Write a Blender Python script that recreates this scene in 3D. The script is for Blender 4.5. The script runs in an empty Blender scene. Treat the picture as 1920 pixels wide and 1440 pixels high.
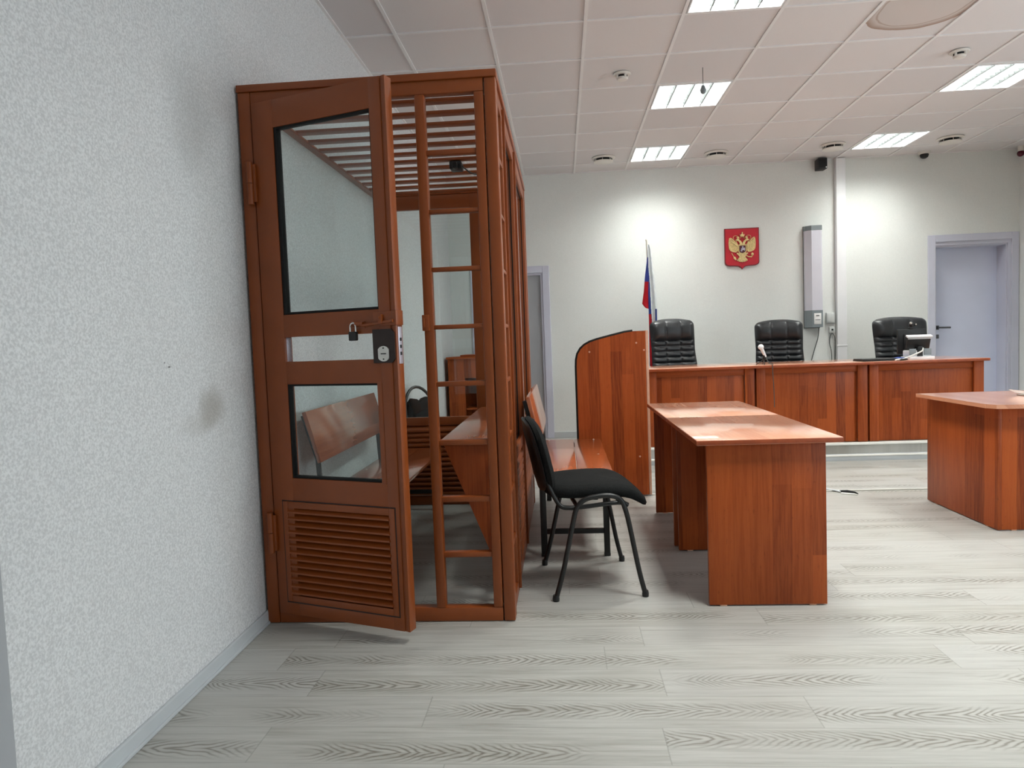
import bpy, bmesh, math, random
from mathutils import Vector, Matrix
random.seed(7)
S = bpy.context.scene
COL = S.collection
PI = math.pi

# ------------------------------------------------------------------ materials
def lin(r, g, b):
    f = lambda c: (c/12.92 if c <= .04045 else ((c+.055)/1.055)**2.4)
    return (f(r/255), f(g/255), f(b/255), 1)

class NT:
    def __init__(s, name):
        s.m = bpy.data.materials.new(name); s.m.use_nodes = True
        s.t = s.m.node_tree; s.t.nodes.clear()
        s.out = s.n('ShaderNodeOutputMaterial')
    def n(s, typ, **kw):
        nd = s.t.nodes.new(typ)
        for k, v in kw.items(): setattr(nd, k, v)
        return nd
    def put(s, inp, v):
        if isinstance(v, bpy.types.NodeSocket): s.t.links.new(v, inp)
        elif v is not None: inp.default_value = v
    def math(s, op, a, b=None, c=None, clamp=False):
        nd = s.n('ShaderNodeMath', operation=op); nd.use_clamp = clamp
        s.put(nd.inputs[0], a)
        if b is not None: s.put(nd.inputs[1], b)
        if c is not None: s.put(nd.inputs[2], c)
        return nd.outputs[0]
    def mixc(s, f, a, b, mode='MIX'):
        nd = s.n('ShaderNodeMix', data_type='RGBA', blend_type=mode)
        s.put(nd.inputs[0], f); s.put(nd.inputs[6], a); s.put(nd.inputs[7], b)
        return nd.outputs[2]
    def coord(s): return s.n('ShaderNodeTexCoord').outputs['Object']
    def sep(s, v):
        nd = s.n('ShaderNodeSeparateXYZ'); s.put(nd.inputs[0], v); return nd.outputs
    def comb(s, x, y, z):
        nd = s.n('ShaderNodeCombineXYZ')
        for i, v in enumerate((x, y, z)): s.put(nd.inputs[i], v)
        return nd.outputs[0]
    def noise(s, v, scale, detail=3, rough=.5, dist=0):
        nd = s.n('ShaderNodeTexNoise'); s.put(nd.inputs['Vector'], v)
        nd.inputs['Scale'].default_value = scale; nd.inputs['Detail'].default_value = detail
        nd.inputs['Roughness'].default_value = rough; nd.inputs['Distortion'].default_value = dist
        return nd.outputs[0]
    def white(s, v):
        nd = s.n('ShaderNodeTexWhiteNoise', noise_dimensions='3D'); s.put(nd.inputs['Vector'], v)
        return nd.outputs[0]
    def ramp(s, f, a, b, lo=0., hi=1.):
        nd = s.n('ShaderNodeMapRange', interpolation_type='SMOOTHSTEP'); s.put(nd.inputs[0], f)
        nd.inputs[1].default_value = a; nd.inputs[2].default_value = b
        nd.inputs[3].default_value = lo; nd.inputs[4].default_value = hi
        return nd.outputs[0]
    def bump(s, h, strength=.2, dist=.01):
        nd = s.n('ShaderNodeBump'); nd.inputs['Strength'].default_value = strength
        nd.inputs['Distance'].default_value = dist; s.put(nd.inputs['Height'], h)
        return nd.outputs[0]
    def bsdf(s, color, rough=.5, metal=0., normal=None, spec=.5, coat=0.):
        b = s.n('ShaderNodeBsdfPrincipled')
        s.put(b.inputs['Base Color'], color); s.put(b.inputs['Roughness'], rough)
        s.put(b.inputs['Metallic'], metal); b.inputs['Specular IOR Level'].default_value = spec
        b.inputs['Coat Weight'].default_value = coat
        b.inputs['Coat Roughness'].default_value = .12
        if normal is not None: s.put(b.inputs['Normal'], normal)
        s.put(s.out.inputs[0], b.outputs[0]); return b

def plain(name, rgb, rough=.5, metal=0., spec=.5, mott=.06, scale=18., bump=0., coat=0.):
    k = NT(name); c = k.coord()
    n = k.noise(c, scale, 3)
    col = k.mixc(k.ramp(n, .3, .7, 0, 1), tuple(v*(1-mott) for v in lin(*rgb)[:3])+(1,), tuple(min(1, v*(1+mott)) for v in lin(*rgb)[:3])+(1,))
    nm = k.bump(k.noise(c, scale*12, 2), bump, .004) if bump else None
    k.bsdf(col, rough, metal, nm, spec, coat)
    return k.m

M = {}
M['metal_paint'] = plain('brown_metal_paint', (138, 66, 20), .38, 0, .5, .05, 9, .06)
M['black_metal'] = plain('black_metal', (22, 21, 21), .38, 0, .5)
M['black_fabric'] = plain('black_fabric', (30, 31, 31), .95, 0, .2, .25, 160, .5)
M['black_plastic'] = plain('black_plastic', (20, 20, 21), .45)
M['rubber'] = plain('black_rubber', (8, 8, 8), .6, 0, .3)
M['white_plastic'] = plain('white_plastic', (238, 238, 240), .42, 0, .5, .015, 6)
M['light_plastic'] = plain('light_grey_plastic', (205, 208, 206), .5, 0, .5, .015, 6)
M['grey_plastic'] = plain('grey_plastic', (128, 136, 140), .5, 0, .5, .015, 6)
M['body_white'] = plain('device_white', (212, 210, 220), .4, 0, .5, .015, 6)
M['steel'] = plain('steel', (205, 203, 198), .3, 1., .5)
M['zinc'] = plain('zinc_plate', (205, 200, 212), .38, .6)
M['chrome'] = plain('chrome', (225, 225, 225), .12, 1.)
M['lock_cover'] = plain('dark_lock_cover', (44, 28, 24), .55)
M['dark'] = plain('dark_recess', (12, 12, 13), .7)
M['door_white'] = plain('door_white', (222, 227, 248), .45, 0, .5, .02, 3)
M['door_grey'] = plain('door_grey', (172, 174, 178), .45, 0, .5, .03, 3)
M['casing'] = plain('casing_grey', (208, 209, 224), .4, 0, .5, .03, 3)
M['base'] = plain('baseboard_grey', (196, 200, 203), .45, 0, .5, .04, 4)
M['nosing'] = plain('nosing_white', (235, 234, 228), .4, 0, .5, .02, 4)
M['paper'] = plain('paper', (236, 234, 232), .8)
M['cloth_white'] = plain('flag_white', (246, 249, 253), .85)
M['cloth_blue'] = plain('flag_blue', (52, 70, 150), .85)
M['cloth_red'] = plain('flag_red', (196, 22, 40), .85)
M['pole'] = plain('pale_pole', (205, 200, 188), .4)
M['shield_red'] = plain('shield_red', (196, 26, 44), .5)
M['shield_rim'] = plain('shield_rim', (120, 14, 26), .35)
M['gold'] = plain('gold_relief', (228, 202, 142), .42, .2, .5, .14, 60)
M['shield_dark'] = plain('small_shield_dark', (84, 30, 44), .5)
M['silver'] = plain('silver_relief', (196, 190, 206), .4, .3)
M['cable_white'] = plain('white_cable', (224, 224, 220), .5)
M['cable_grey'] = plain('grey_cable', (70, 74, 72), .6)
M['edge_band'] = plain('pale_edge_band', (206, 158, 132), .45)
M['blue_card'] = plain('blue_card', (40, 70, 150), .6)
M['red_dome'] = plain('red_dome', (90, 6, 30), .15)
M['ceil_plastic'] = plain('ceiling_plastic', (228, 224, 218), .45, 0, .5, .015, 6)

def wallpaper(name, rgb, mott, bumps, stains=False):
    k = NT(name); c = k.coord()
    n = k.noise(c, 130, 4, .6); n2 = k.noise(c, 2.2, 3, .6); n3 = k.noise(c, 60, 2)
    base = lin(*rgb)
    col = k.mixc(k.ramp(n, .34, .66), tuple(v*(1-mott) for v in base[:3])+(1,), tuple(min(1, v*(1+mott*.6)) for v in base[:3])+(1,))
    col = k.mixc(k.ramp(n2, .35, .7, 0, .10), col, tuple(v*.82 for v in base[:3])+(1,))
    if stains:
        x, y, z = k.sep(c)
        def blob(cy, cz, ry, rz, amt, tint):
            nonlocal col
            wob = k.math('MULTIPLY', k.math('SUBTRACT', k.noise(c, 9, 3), .5), .6)
            d = k.math('SQRT', k.math('ADD', k.math('POWER', k.math('DIVIDE', k.math('SUBTRACT', y, cy), ry), 2.), k.math('POWER', k.math('DIVIDE', k.math('SUBTRACT', z, cz), rz), 2.)))
            f = k.ramp(k.math('ADD', d, wob), .15, 1.05, amt, 0)
            col = k.mixc(f, col, lin(*tint))
        blob(2.56, .98, .13, .10, .55, (150, 143, 132))
        blob(2.45, .93, .14, .06, .30, (165, 160, 152))
        blob(2.52, 2.05, .20, .30, .32, (165, 163, 160))
        blob(2.289, 1.145, .012, .004, .9, (60, 56, 54))
        blob(2.262, 1.16, .004, .004, .9, (60, 56, 54))
    k.bsdf(col, .85, 0, k.bump(k.math('ADD', n, k.math('MULTIPLY', n3, .6)), bumps, .004), .25)
    return k.m
M['wall_left'] = wallpaper('textured_wallpaper', (224, 224, 225), .17, .5, True)
M['wall_back'] = wallpaper('cream_wallpaper', (232, 234, 231), .03, .15)

CH = ((124, 50, 16), (172, 80, 31), (186, 96, 42), (100, 35, 11))
TOP_SHEEN = ((216, 142, 108), (234, 164, 128), (240, 174, 138), (204, 128, 94))  # cherry for tops, lightened: gloss sheen and overhead light put into the colour
BEN = ((152, 72, 34), (180, 92, 48), (192, 108, 62), (136, 60, 28))
def cherry(name, axis, P=CH, rough=.42, coat=0., spec=.28):
    """cherry laminate: glued strips with fine grain along one axis (0 x, 1 y, 2 z)"""
    k = NT(name); c = k.coord(); x, y, z = k.sep(c)
    a = (x, y, z)
    long = a[axis]
    if axis == 2: acr = k.math('ADD', x, k.math('MULTIPLY', y, .83))
    elif axis == 0: acr = k.math('ADD', y, k.math('MULTIPLY', z, .9))
    else: acr = k.math('ADD', x, k.math('MULTIPLY', z, .9))
    wob = k.math('MULTIPLY', k.math('SUBTRACT', k.noise(k.comb(k.math('MULTIPLY', acr, .3), k.math('MULTIPLY', long, .6), 0.), 3.), .5), .02)
    acrw = k.math('ADD', acr, wob)
    strip = k.math('FLOOR', k.math('DIVIDE', acrw, .083))
    seg = k.math('FLOOR', k.math('ADD', k.math('DIVIDE', long, 1.7), k.math('MULTIPLY', k.white(k.comb(strip, 3., 1.)), 5.)))
    tone = k.white(k.comb(strip, seg, 7.))
    grain = k.noise(k.comb(k.math('MULTIPLY', acrw, 26.), k.math('MULTIPLY', long, 1.1), k.math('MULTIPLY', strip, 3.1)), 3.2, 5, .62, .35)
    fleck = k.noise(k.comb(k.math('MULTIPLY', acrw, 9.), k.math('MULTIPLY', long, 2.2), 5.), 9., 4, .7)
    col = k.mixc(tone, lin(*P[0]), lin(*P[1]))
    col = k.mixc(k.ramp(grain, .36, .66, 0, .40), col, lin(*P[2]))
    col = k.mixc(k.ramp(fleck, .58, .72, 0, .45), col, lin(*P[3]))
    b = k.bsdf(col, rough, 0, None, spec, coat); b.inputs['Coat IOR'].default_value = 1.8
    return k.m
M['cherry_z'] = cherry('cherry_laminate_upright', 2)
M['cherry_x'] = cherry('cherry_laminate_along', 0)
M['cherry_y'] = cherry('cherry_laminate_deep', 1)
M['cherry_top_lit'] = cherry('cherry_laminate_top_lit', 1, TOP_SHEEN, .3, 1., .5)
M['cherry_edge'] = plain('cherry_edge', (156, 72, 36), .4, 0, .5, .12, 30)
M['bench_wood'] = cherry('bench_laminate', 1, BEN, .25, .8, .5)

def floor_mat(name, bright=1.):
    k = NT(name); c = k.coord(); x, y, z = k.sep(c)
    W, L = .19, 1.22
    yy = k.math('DIVIDE', k.math('SUBTRACT', y, 2.09), W)
    row = k.math('FLOOR', yy); fy = k.math('SUBTRACT', k.math('SUBTRACT', yy, row), .5)     # -.5..+.5 across a plank
    xs = k.math('DIVIDE', k.math('SUBTRACT', x, k.math('MULTIPLY', k.white(k.comb(row, 2., 9.)), L)), L)
    cl = k.math('FLOOR', xs); fx = k.math('SUBTRACT', xs, cl)
    pid = k.comb(row, cl, 0.); r1 = k.white(pid); r2 = k.white(k.comb(row, cl, 4.)); r3 = k.white(k.comb(row, cl, 8.))
    # long fine grain
    gv = k.comb(k.math('ADD', k.math('MULTIPLY', x, 1.3), k.math('MULTIPLY', r1, 20.)), k.math('MULTIPLY', y, 26.), k.math('MULTIPLY', r2, 9.))
    g1 = k.noise(gv, 2.2, 5, .62, .3)
    g2 = k.noise(k.comb(k.math('MULTIPLY', x, 3.), k.math('MULTIPLY', y, 90.), r1), 2., 3)
    # cathedral arches down one band of the plank
    off = k.math('MULTIPLY', k.math('SUBTRACT', r2, .5), .45)
    u = k.math('SUBTRACT', fy, off)
    wv = k.noise(k.comb(k.math('MULTIPLY', x, 2.2), k.math('MULTIPLY', y, 9.), k.math('MULTIPLY', r3, 7.)), 2.5, 3, .6)
    dirn = k.math('SUBTRACT', k.math('MULTIPLY', k.math('GREATER_THAN', r3, .5), 2.), 1.)
    slow = k.noise(k.comb(k.math('MULTIPLY', x, 1.), k.math('MULTIPLY', row, 5.3), r3), 3., 2)
    ph = k.math('ADD', k.math('MULTIPLY', k.math('MULTIPLY', x, dirn), 150.), k.math('MULTIPLY', k.math('ABSOLUTE', u), 62.))
    ph = k.math('ADD', ph, k.math('ADD', k.math('MULTIPLY', wv, 11.), k.math('MULTIPLY', slow, 60.)))
    ln = k.math('POWER', k.math('ADD', k.math('MULTIPLY', k.math('SINE', ph), .5), .5), 2.4)
    band = k.ramp(k.math('ABSOLUTE', u), .08, .32, 1., 0.)
    spot = k.ramp(k.noise(k.comb(k.math('MULTIPLY', x, .9), k.math('MULTIPLY', row, 3.7), r2), 1.6, 2), .40, .56)
    arch = k.math('MULTIPLY', k.math('MULTIPLY', ln, band), spot)
    b = lambda r, g, bb: tuple(min(1, v*bright) for v in lin(r, g, bb)[:3])+(1,)
    col = k.mixc(r1, b(190, 188, 180), b(205, 204, 200))
    col = k.mixc(k.ramp(g1, .34, .70, 0, .75), col, b(220, 219, 213))
    col = k.mixc(k.ramp(g1, .28, .42, .50, 0), col, b(164, 158, 146))
    col = k.mixc(k.ramp(g2, .55, .8, 0, .30), col, b(166, 161, 150))
    col = k.mixc(k.math('MULTIPLY', arch, .78), col, b(124, 117, 104))
    seam = k.math('MAXIMUM', k.ramp(k.math('ABSOLUTE', fy), .488, .499), k.ramp(k.math('ABSOLUTE', k.math('SUBTRACT', fx, .5)), .4975, .4995))
    col = k.mixc(k.math('MULTIPLY', seam, .35), col, b(128, 124, 116))
    nm = k.bump(k.math('SUBTRACT', g1, k.math('ADD', k.math('MULTIPLY', arch, .5), seam)), .08, .004)
    k.bsdf(col, k.ramp(g1, .3, .7, .36, .46), 0, nm, .45)
    return k.m
M['floor'] = floor_mat('greige_plank_floor', .72)
M['floor_pale'] = floor_mat('pale_plank_floor', .68)

def ceiling_mat():
    k = NT('ceiling_tile'); c = k.coord(); x, y, z = k.sep(c)
    ix = k.math('FLOOR', k.math('DIVIDE', k.math('ADD', x, 1.5894), .6)); iy = k.math('FLOOR', k.math('DIVIDE', k.math('SUBTRACT', y, 4.5146), .6))
    r = k.white(k.comb(ix, iy, 1.))
    n = k.noise(c, 220, 2)
    col = k.mixc(r, lin(222, 218, 219), lin(230, 226, 226))
    col = k.mixc(k.ramp(n, .6, .75, 0, .16), col, lin(180, 172, 168))
    # old water stain in one tile: pale inside, brown rims
    px = k.math('DIVIDE', k.math('SUBTRACT', x, 2.31), .335); py = k.math('DIVIDE', k.math('SUBTRACT', y, 4.62), .365)
    wob = k.math('MULTIPLY', k.math('SUBTRACT', k.noise(c, 4, 3), .5), .16)
    d = k.math('ADD', k.math('POWER', k.math('ADD', k.math('POWER', k.math('ABSOLUTE', px), 2.3), k.math('POWER', k.math('ABSOLUTE', py), 2.3)), .4348), wob)
    inside = k.ramp(d, .985, 1.0, 1, 0)
    tile = k.math('MULTIPLY', k.math('GREATER_THAN', x, 2.012), k.math('LESS_THAN', x, 2.609))
    inside = k.math('MULTIPLY', inside, tile)
    rim = k.math('MULTIPLY', k.ramp(d, .80, .99, .05, 1), inside)
    rim2 = k.math('MULTIPLY', k.ramp(k.math('ABSOLUTE', k.math('SUBTRACT', d, .80)), 0., .03, .55, 0), inside)
    col = k.mixc(k.math('MULTIPLY', inside, .45), col, lin(200, 186, 176))
    col = k.mixc(k.math('MULTIPLY', rim, .75), col, lin(150, 118, 96))
    col = k.mixc(rim2, col, lin(160, 132, 112))
    k.bsdf(col, .9, 0, k.bump(n, .1, .003), .2)
    return k.m
M['ceiling'] = ceiling_mat()
M['tbar'] = plain('ceiling_bar', (238, 236, 236), .5, 0, .4, .02, 3)

def leather():
    k = NT('black_leather'); c = k.coord()
    n = k.noise(c, 240, 3); n2 = k.noise(c, 14, 3)
    k.bsdf(k.mixc(n2, lin(20, 22, 25), lin(34, 37, 42)), k.ramp(n2, .3, .7, .34, .46), 0, k.bump(n, .12, .002), .55)
    return k.m
M['leather'] = leather()

def glass():
    k = NT('pane_glass')
    tr = k.n('ShaderNodeBsdfTransparent'); tr.inputs[0].default_value = (.90, .95, .945, 1)
    gl = k.n('ShaderNodeBsdfGlossy'); gl.inputs['Roughness'].default_value = .015; gl.inputs[0].default_value = (1, 1, 1, 1)
    fr = k.n('ShaderNodeFresnel'); bf = k.n('ShaderNodeNewGeometry').outputs['Backfacing']; k.put(fr.inputs[0], k.math('SUBTRACT', 1.45, k.math('MULTIPLY', bf, 1.45-1/1.45)))
    mx = k.n('ShaderNodeMixShader'); k.put(mx.inputs[0], fr.outputs[0]); k.put(mx.inputs[1], tr.outputs[0]); k.put(mx.inputs[2], gl.outputs[0])
    k.put(k.out.inputs[0], mx.outputs[0]); return k.m
M['glass'] = glass()

def emit(name, rgb, st):
    k = NT(name); e = k.n('ShaderNodeEmission'); e.inputs[0].default_value = rgb; e.inputs[1].default_value = st
    k.put(k.out.inputs[0], e.outputs[0]); return k.m
M['tube'] = emit('fluorescent_tube', (.93, 1, .95, 1), 9.)
M['handle'] = plain('dark_handle_metal', (96, 97, 102), .35, .7)
M['louvre'] = plain('louvre_metal', (112, 116, 116), .4, 0, .3)
M['led'] = emit('indicator_light', (1, 1, 1, 1), 3.)

# ------------------------------------------------------------------ mesh builder
class MB:
    def __init__(s): s.bm = bmesh.new()
    def box(s, x0, x1, y0, y1, z0, z1, bev=0., seg=2):
        r = bmesh.ops.create_cube(s.bm, size=1)
        vs = r['verts']
        sx, sy, sz = abs(x1-x0), abs(y1-y0), abs(z1-z0)
        cx, cy, cz = (x0+x1)/2, (y0+y1)/2, (z0+z1)/2
        for v in vs: v.co = Vector((cx+v.co.x*sx, cy+v.co.y*sy, cz+v.co.z*sz))
        if bev:
            b = min(bev, .45*min(sx, sy, sz))
            es = list({e for v in vs for e in v.link_edges})
            bmesh.ops.bevel(s.bm, geom=es, offset=b, segments=seg, affect='EDGES', profile=.5)
        return s
    def obox(s, size, mat, bev=0., seg=2):
        """box of size centred on origin, placed by a matrix"""
        n0 = len(s.bm.verts); s.box(-size[0]/2, size[0]/2, -size[1]/2, size[1]/2, -size[2]/2, size[2]/2, bev, seg)
        s.bm.verts.ensure_lookup_table()
        for v in s.bm.verts[n0:]: v.co = mat @ v.co
        return s
    def prism(s, pts, fn, d0, d1):
        """polygon pts (u,v) extruded between depths d0 and d1; fn(u,v,d) -> xyz"""
        a = [s.bm.verts.new(fn(u, v, d0)) for u, v in pts]; b = [s.bm.verts.new(fn(u, v, d1)) for u, v in pts]
        n = len(pts)
        fs = [s.bm.faces.new(a), s.bm.faces.new(b[::-1])]
        for i in range(n): fs.append(s.bm.faces.new((a[i], b[i], b[(i+1) % n], a[(i+1) % n])))
        bmesh.ops.recalc_face_normals(s.bm, faces=fs)
        return s
    def tube(s, pts, r, seg=10, smooth=0, closed=False, cap=True, sq=None):
        P = [Vector(p) for p in pts]
        if smooth:
            Q = []; n = len(P)
            for i in range(n if closed else n-1):
                p0 = P[(i-1) % n] if (closed or i) else P[0]*2-P[1]
                p1, p2 = P[i], P[(i+1) % n]
                p3 = P[(i+2) % n] if (closed or i+2 < n) else P[-1]*2-P[-2]
                for t in [j/smooth for j in range(smooth)]:
                    Q.append(.5*((2*p1)+(-p0+p2)*t+(2*p0-5*p1+4*p2-p3)*t*t+(-p0+3*p1-3*p2+p3)*t**3))
            if not closed: Q.append(P[-1])
            P = Q
        n = len(P); rings = []; up = None
        for i in range(n):
            if closed: t = (P[(i+1) % n]-P[i-1]).normalized()
            else: t = (P[min(i+1, n-1)]-P[max(i-1, 0)]).normalized()
            if up is None:
                up = Vector((0, 0, 1)) if abs(t.z) < .9 else Vector((1, 0, 0))
            b = t.cross(up); 
            if b.length < 1e-5: b = t.orthogonal()
            b.normalize(); up = b.cross(t).normalized()
            rr = r[i*(len(r)-1)//max(1, n-1)] if isinstance(r, (list, tuple)) else r
            ring = []
            for k in range(seg):
                a = 2*PI*k/seg + (PI/4 if seg == 4 else 0)
                ring.append(s.bm.verts.new(P[i]+b*math.cos(a)*rr+up*math.sin(a)*rr*(sq or 1)))
            rings.append(ring)
        fs = []
        for i in range(n if closed else n-1):
            A, B = rings[i], rings[(i+1) % n]
            for k in range(seg): fs.append(s.bm.faces.new((A[k], A[(k+1) % seg], B[(k+1) % seg], B[k])))
        if cap and not closed:
            fs.append(s.bm.faces.new(rings[0][::-1])); fs.append(s.bm.faces.new(rings[-1]))
        bmesh.ops.recalc_face_normals(s.bm, faces=fs)
        return s
    def lathe(s, prof, c, axis='z', seg=24):
        """prof: list of (r, h); closed where r == 0"""
        c = Vector(c)
        def pt(r, h, a):
            u, v = r*math.cos(a), r*math.sin(a)
            return c+Vector({'z': (u, v, h), 'y': (u, h, v), 'x': (h, u, v)}[axis])
        rings = []
        for r, h in prof:
            if r < 1e-6: rings.append([s.bm.verts.new(pt(0, h, 0))])
            else: rings.append([s.bm.verts.new(pt(r, h, 2*PI*k/seg)) for k in range(seg)])
        fs = []
        for A, B in zip(rings, rings[1:]):
            for k in range(seg):
                a0, a1 = A[k % len(A)], A[(k+1) % len(A)]; b0, b1 = B[k % len(B)], B[(k+1) % len(B)]
                q = []
                for v in (a0, a1, b1, b0):
                    if v not in q: q.append(v)
                if len(q) > 2: fs.append(s.bm.faces.new(q))
        bmesh.ops.recalc_face_normals(s.bm, faces=fs)
        return s
    def grid(s, fn, nu, nv, closed_u=False, matfn=None):
        V = [[s.bm.verts.new(fn(i/(nu if closed_u else nu-1), j/(nv-1))) for j in range(nv)] for i in range(nu)]
        fs = []
        for i in range(nu if closed_u else nu-1):
            for j in range(nv-1):
                f = s.bm.faces.new((V[i][j], V[(i+1) % nu][j], V[(i+1) % nu][j+1], V[i][j+1]))
                if matfn: f.material_index = matfn((i+.5)/(nu-1), (j+.5)/(nv-1))
                fs.append(f)
        return V
    def sphere(s, c, r, sc=(1, 1, 1), u=16, v=10):
        m = Matrix.Translation(c) @ Matrix.Diagonal((sc[0], sc[1], sc[2], 1))
        bmesh.ops.create_uvsphere(s.bm, u_segments=u, v_segments=v, radius=r, matrix=m); return s

WM = {}     # inverse world matrices, by object name
def setprops(o, label=None, cat=None, group=None, kind=None):
    if label: o['label'] = label
    if cat: o['category'] = cat
    if group: o['group'] = group
    if kind: o['kind'] = kind
    return o
def thing(name, label, cat, loc=(0, 0, 0), rz=0., group=None):
    o = bpy.data.objects.new(name, None); o.empty_display_size = .1; COL.objects.link(o)
    o.location = loc; o.rotation_euler = (0, 0, rz)
    WM[o.name] = (Matrix.Translation(loc) @ Matrix.Rotation(rz, 4, 'Z')).inverted()
    return setprops(o, label, cat, group)
def obj(name, mb, mat, parent=None, local=False, smooth=True, label=None, ang=38):
    """link a builder as one mesh object; world coordinates unless local"""
    me = bpy.data.meshes.new(name)
    bm = mb.bm
    if parent is None:
        xs = [v.co for v in bm.verts]
        base = Vector(((min(v.x for v in xs)+max(v.x for v in xs))/2, (min(v.y for v in xs)+max(v.y for v in xs))/2, min(v.z for v in xs)))
        inv = Matrix.Translation(-base)
    else: inv = Matrix() if local else WM[parent.name]
    bm.transform(inv); bm.normal_update(); bm.to_mesh(me); bm.free()
    for m in (mat if isinstance(mat, (list, tuple)) else [mat]): me.materials.append(m)
    if smooth:
        me.polygons.foreach_set('use_smooth', [True]*len(me.polygons)); me.set_sharp_from_angle(angle=math.radians(ang))
    o = bpy.data.objects.new(name, me); COL.objects.link(o)
    if parent is None: o.location = base; WM[o.name] = inv
    else: o.parent = parent; WM[o.name] = WM[parent.name]
    if label: o['label'] = label
    return o
def struct(name, mb, mat, parent=None, smooth=False):
    """a piece of the room; texture space stays in room coordinates"""
    me = bpy.data.meshes.new(name); mb.bm.normal_update(); mb.bm.to_mesh(me); mb.bm.free()
    me.materials.append(mat)
    o = bpy.data.objects.new(name, me); COL.objects.link(o)
    if parent is None: o['kind'] = 'structure'
    else: o.parent = parent
    WM[o.name] = Matrix()
    return o
def copy_tree(o, name, parent=None):
    c = o.copy(); c.name = name; COL.objects.link(c)
    if parent is not None: c.parent = parent
    for ch in list(o.children): copy_tree(ch, ch.name.split('.')[0], c)
    return c

# ------------------------------------------------------------------ room shell
XL, XR, YB, YF, H = -1.3285, 5.25, 8.511, -3.6, 3.155
GX, GY, T = -1.5894, 4.5146, .6

struct('floor', MB().box(XL-.2, XR+.3, YF-.2, YB+.3, -.1, 0), M['floor'])
struct('wall_left', MB().box(XL-.2, XL, YF, .55, 0, H+.3).box(XL-.2, XL, .55, 1.43, 2.07, H+.3).box(XL-.25, XL-.2, .5, 1.5, 0, 2.15).box(XL-.2, XL, 1.43, YB+.3, 0, H+.3), M['wall_left'])  # box outside the door opening is unseen backing, added to block outside light
wb = MB()
wb.box(XL, -1.0, YB, YB+.25, 0, H+.3).box(-1.0, -.21, YB, YB+.25, 2.0, H+.3).box(-.21, 4.325, YB, YB+.25, 0, H+.3)
wb.box(4.325, 5.165, YB, YB+.25, 2.15, H+.3).box(5.165, XR+.2, YB, YB+.25, 0, H+.3)
wb.box(4.325, 5.165, YB, YB+.25, 0, .149).box(4.3, 5.2, YB+.25, YB+.3, 0, 2.3).box(-1.05, -.15, YB+.25, YB+.3, 0, 2.1)  # unseen backing behind both doors, added to stop light leaking in
struct('wall_back', wb, M['wall_back'])
WIN = [(-2.6, -.9), (.1, 1.8), (2.8, 4.5)]
wr = MB(); yprev = YF
for a, b in WIN:
    wr.box(XR, XR+.25, yprev, a, 0, H+.3); wr.box(XR, XR+.25, a, b, 0, .85); wr.box(XR, XR+.25, a, b, 2.6, H+.3); yprev = b
wr.box(XR, XR+.25, yprev, YB, 0, H+.3)
struct('wall_right', wr, M['wall_back'])
struct('wall_front', MB().box(XL, XR, YF-.2, YF, 0, H+.3), M['wall_back'])
for i, (a, b) in enumerate(WIN):
    w = MB()
    w.box(XR+.1, XR+.16, a, a+.06, .85, 2.6).box(XR+.1, XR+.16, b-.06, b, .85, 2.6).box(XR+.1, XR+.16, a, b, .85, .91).box(XR+.1, XR+.16, a, b, 2.54, 2.6)
    w.box(XR+.1, XR+.16, (a+b)/2-.035, (a+b)/2+.035, .85, 2.6).box(XR-.12, XR+.1, a-.05, b+.05, .82, .85)
    wo = struct('window_%d' % (i+1), w, M['white_plastic'])
    struct('window_pane', MB().box(XR+.125, XR+.135, a+.05, b-.05, .9, 2.55), M['glass'], wo)

# ceiling: tiles, leaving the lamp cells open, with the bar grid as its part
LAMPS = [(4, -4), (8, -4), (4, -1), (4, 2), (4, 5), (8, -1), (8, 2), (8, 5)]
cb = MB()
i0, i1 = 0, 11; j0, j1 = -14, 6
for i in range(i0, i1+1):
    for j in range(j0, j1+1):
        if (i, j) in LAMPS: continue
        xa, xb = max(XL, GX+T*i), min(XR, GX+T*(i+1)); ya, yb = max(YF, GY+T*j), min(YB, GY+T*(j+1))
        if xb-xa < .02 or yb-ya < .02: continue
        cb.box(xa, xb, ya, yb, H+.006, H+.03)
ceil = struct('ceiling', cb, M['ceiling'])
gb = MB()
for i in range(1, i1+1):
    x = GX+T*i; gb.box(x-.011, x+.011, YF, YB, H-.002, H+.02, .0)
for j in range(j0+1, j1+1):
    y = GY+T*j
    for i in range(i0, i1+1):
        xa, xb = max(XL, GX+T*i+.011), min(XR, GX+T*(i+1)-.011)
        if xb > xa: gb.box(xa, xb, y-.009, y+.009, H-.001, H+.02)
gb.box(XL, XL+.018, YF, YB, H-.003, H+.02).box(XL, XR, YB-.018, YB, H-.003, H+.02)
struct('ceiling_grid', gb, M['tbar'], ceil)
struct('ceiling_slab', MB().box(XL-.2, XR+.3, YF-.2, YB+.3, H+.3, H+.4), M['tbar'], ceil)

struct('baseboard_left', MB().box(XL, XL+.013, 1.51, YB, 0, .055, .004).box(XL, XL+.020, 1.51, YB, 0, .012, .003), M['base'])
bb = MB().box(-.127, .34, YB-.014, YB, 0, .075, .004).box(XL+.02, -1.08, YB-.014, YB, 0, .075, .004)
struct('baseboard_back', bb, M['base'])

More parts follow.
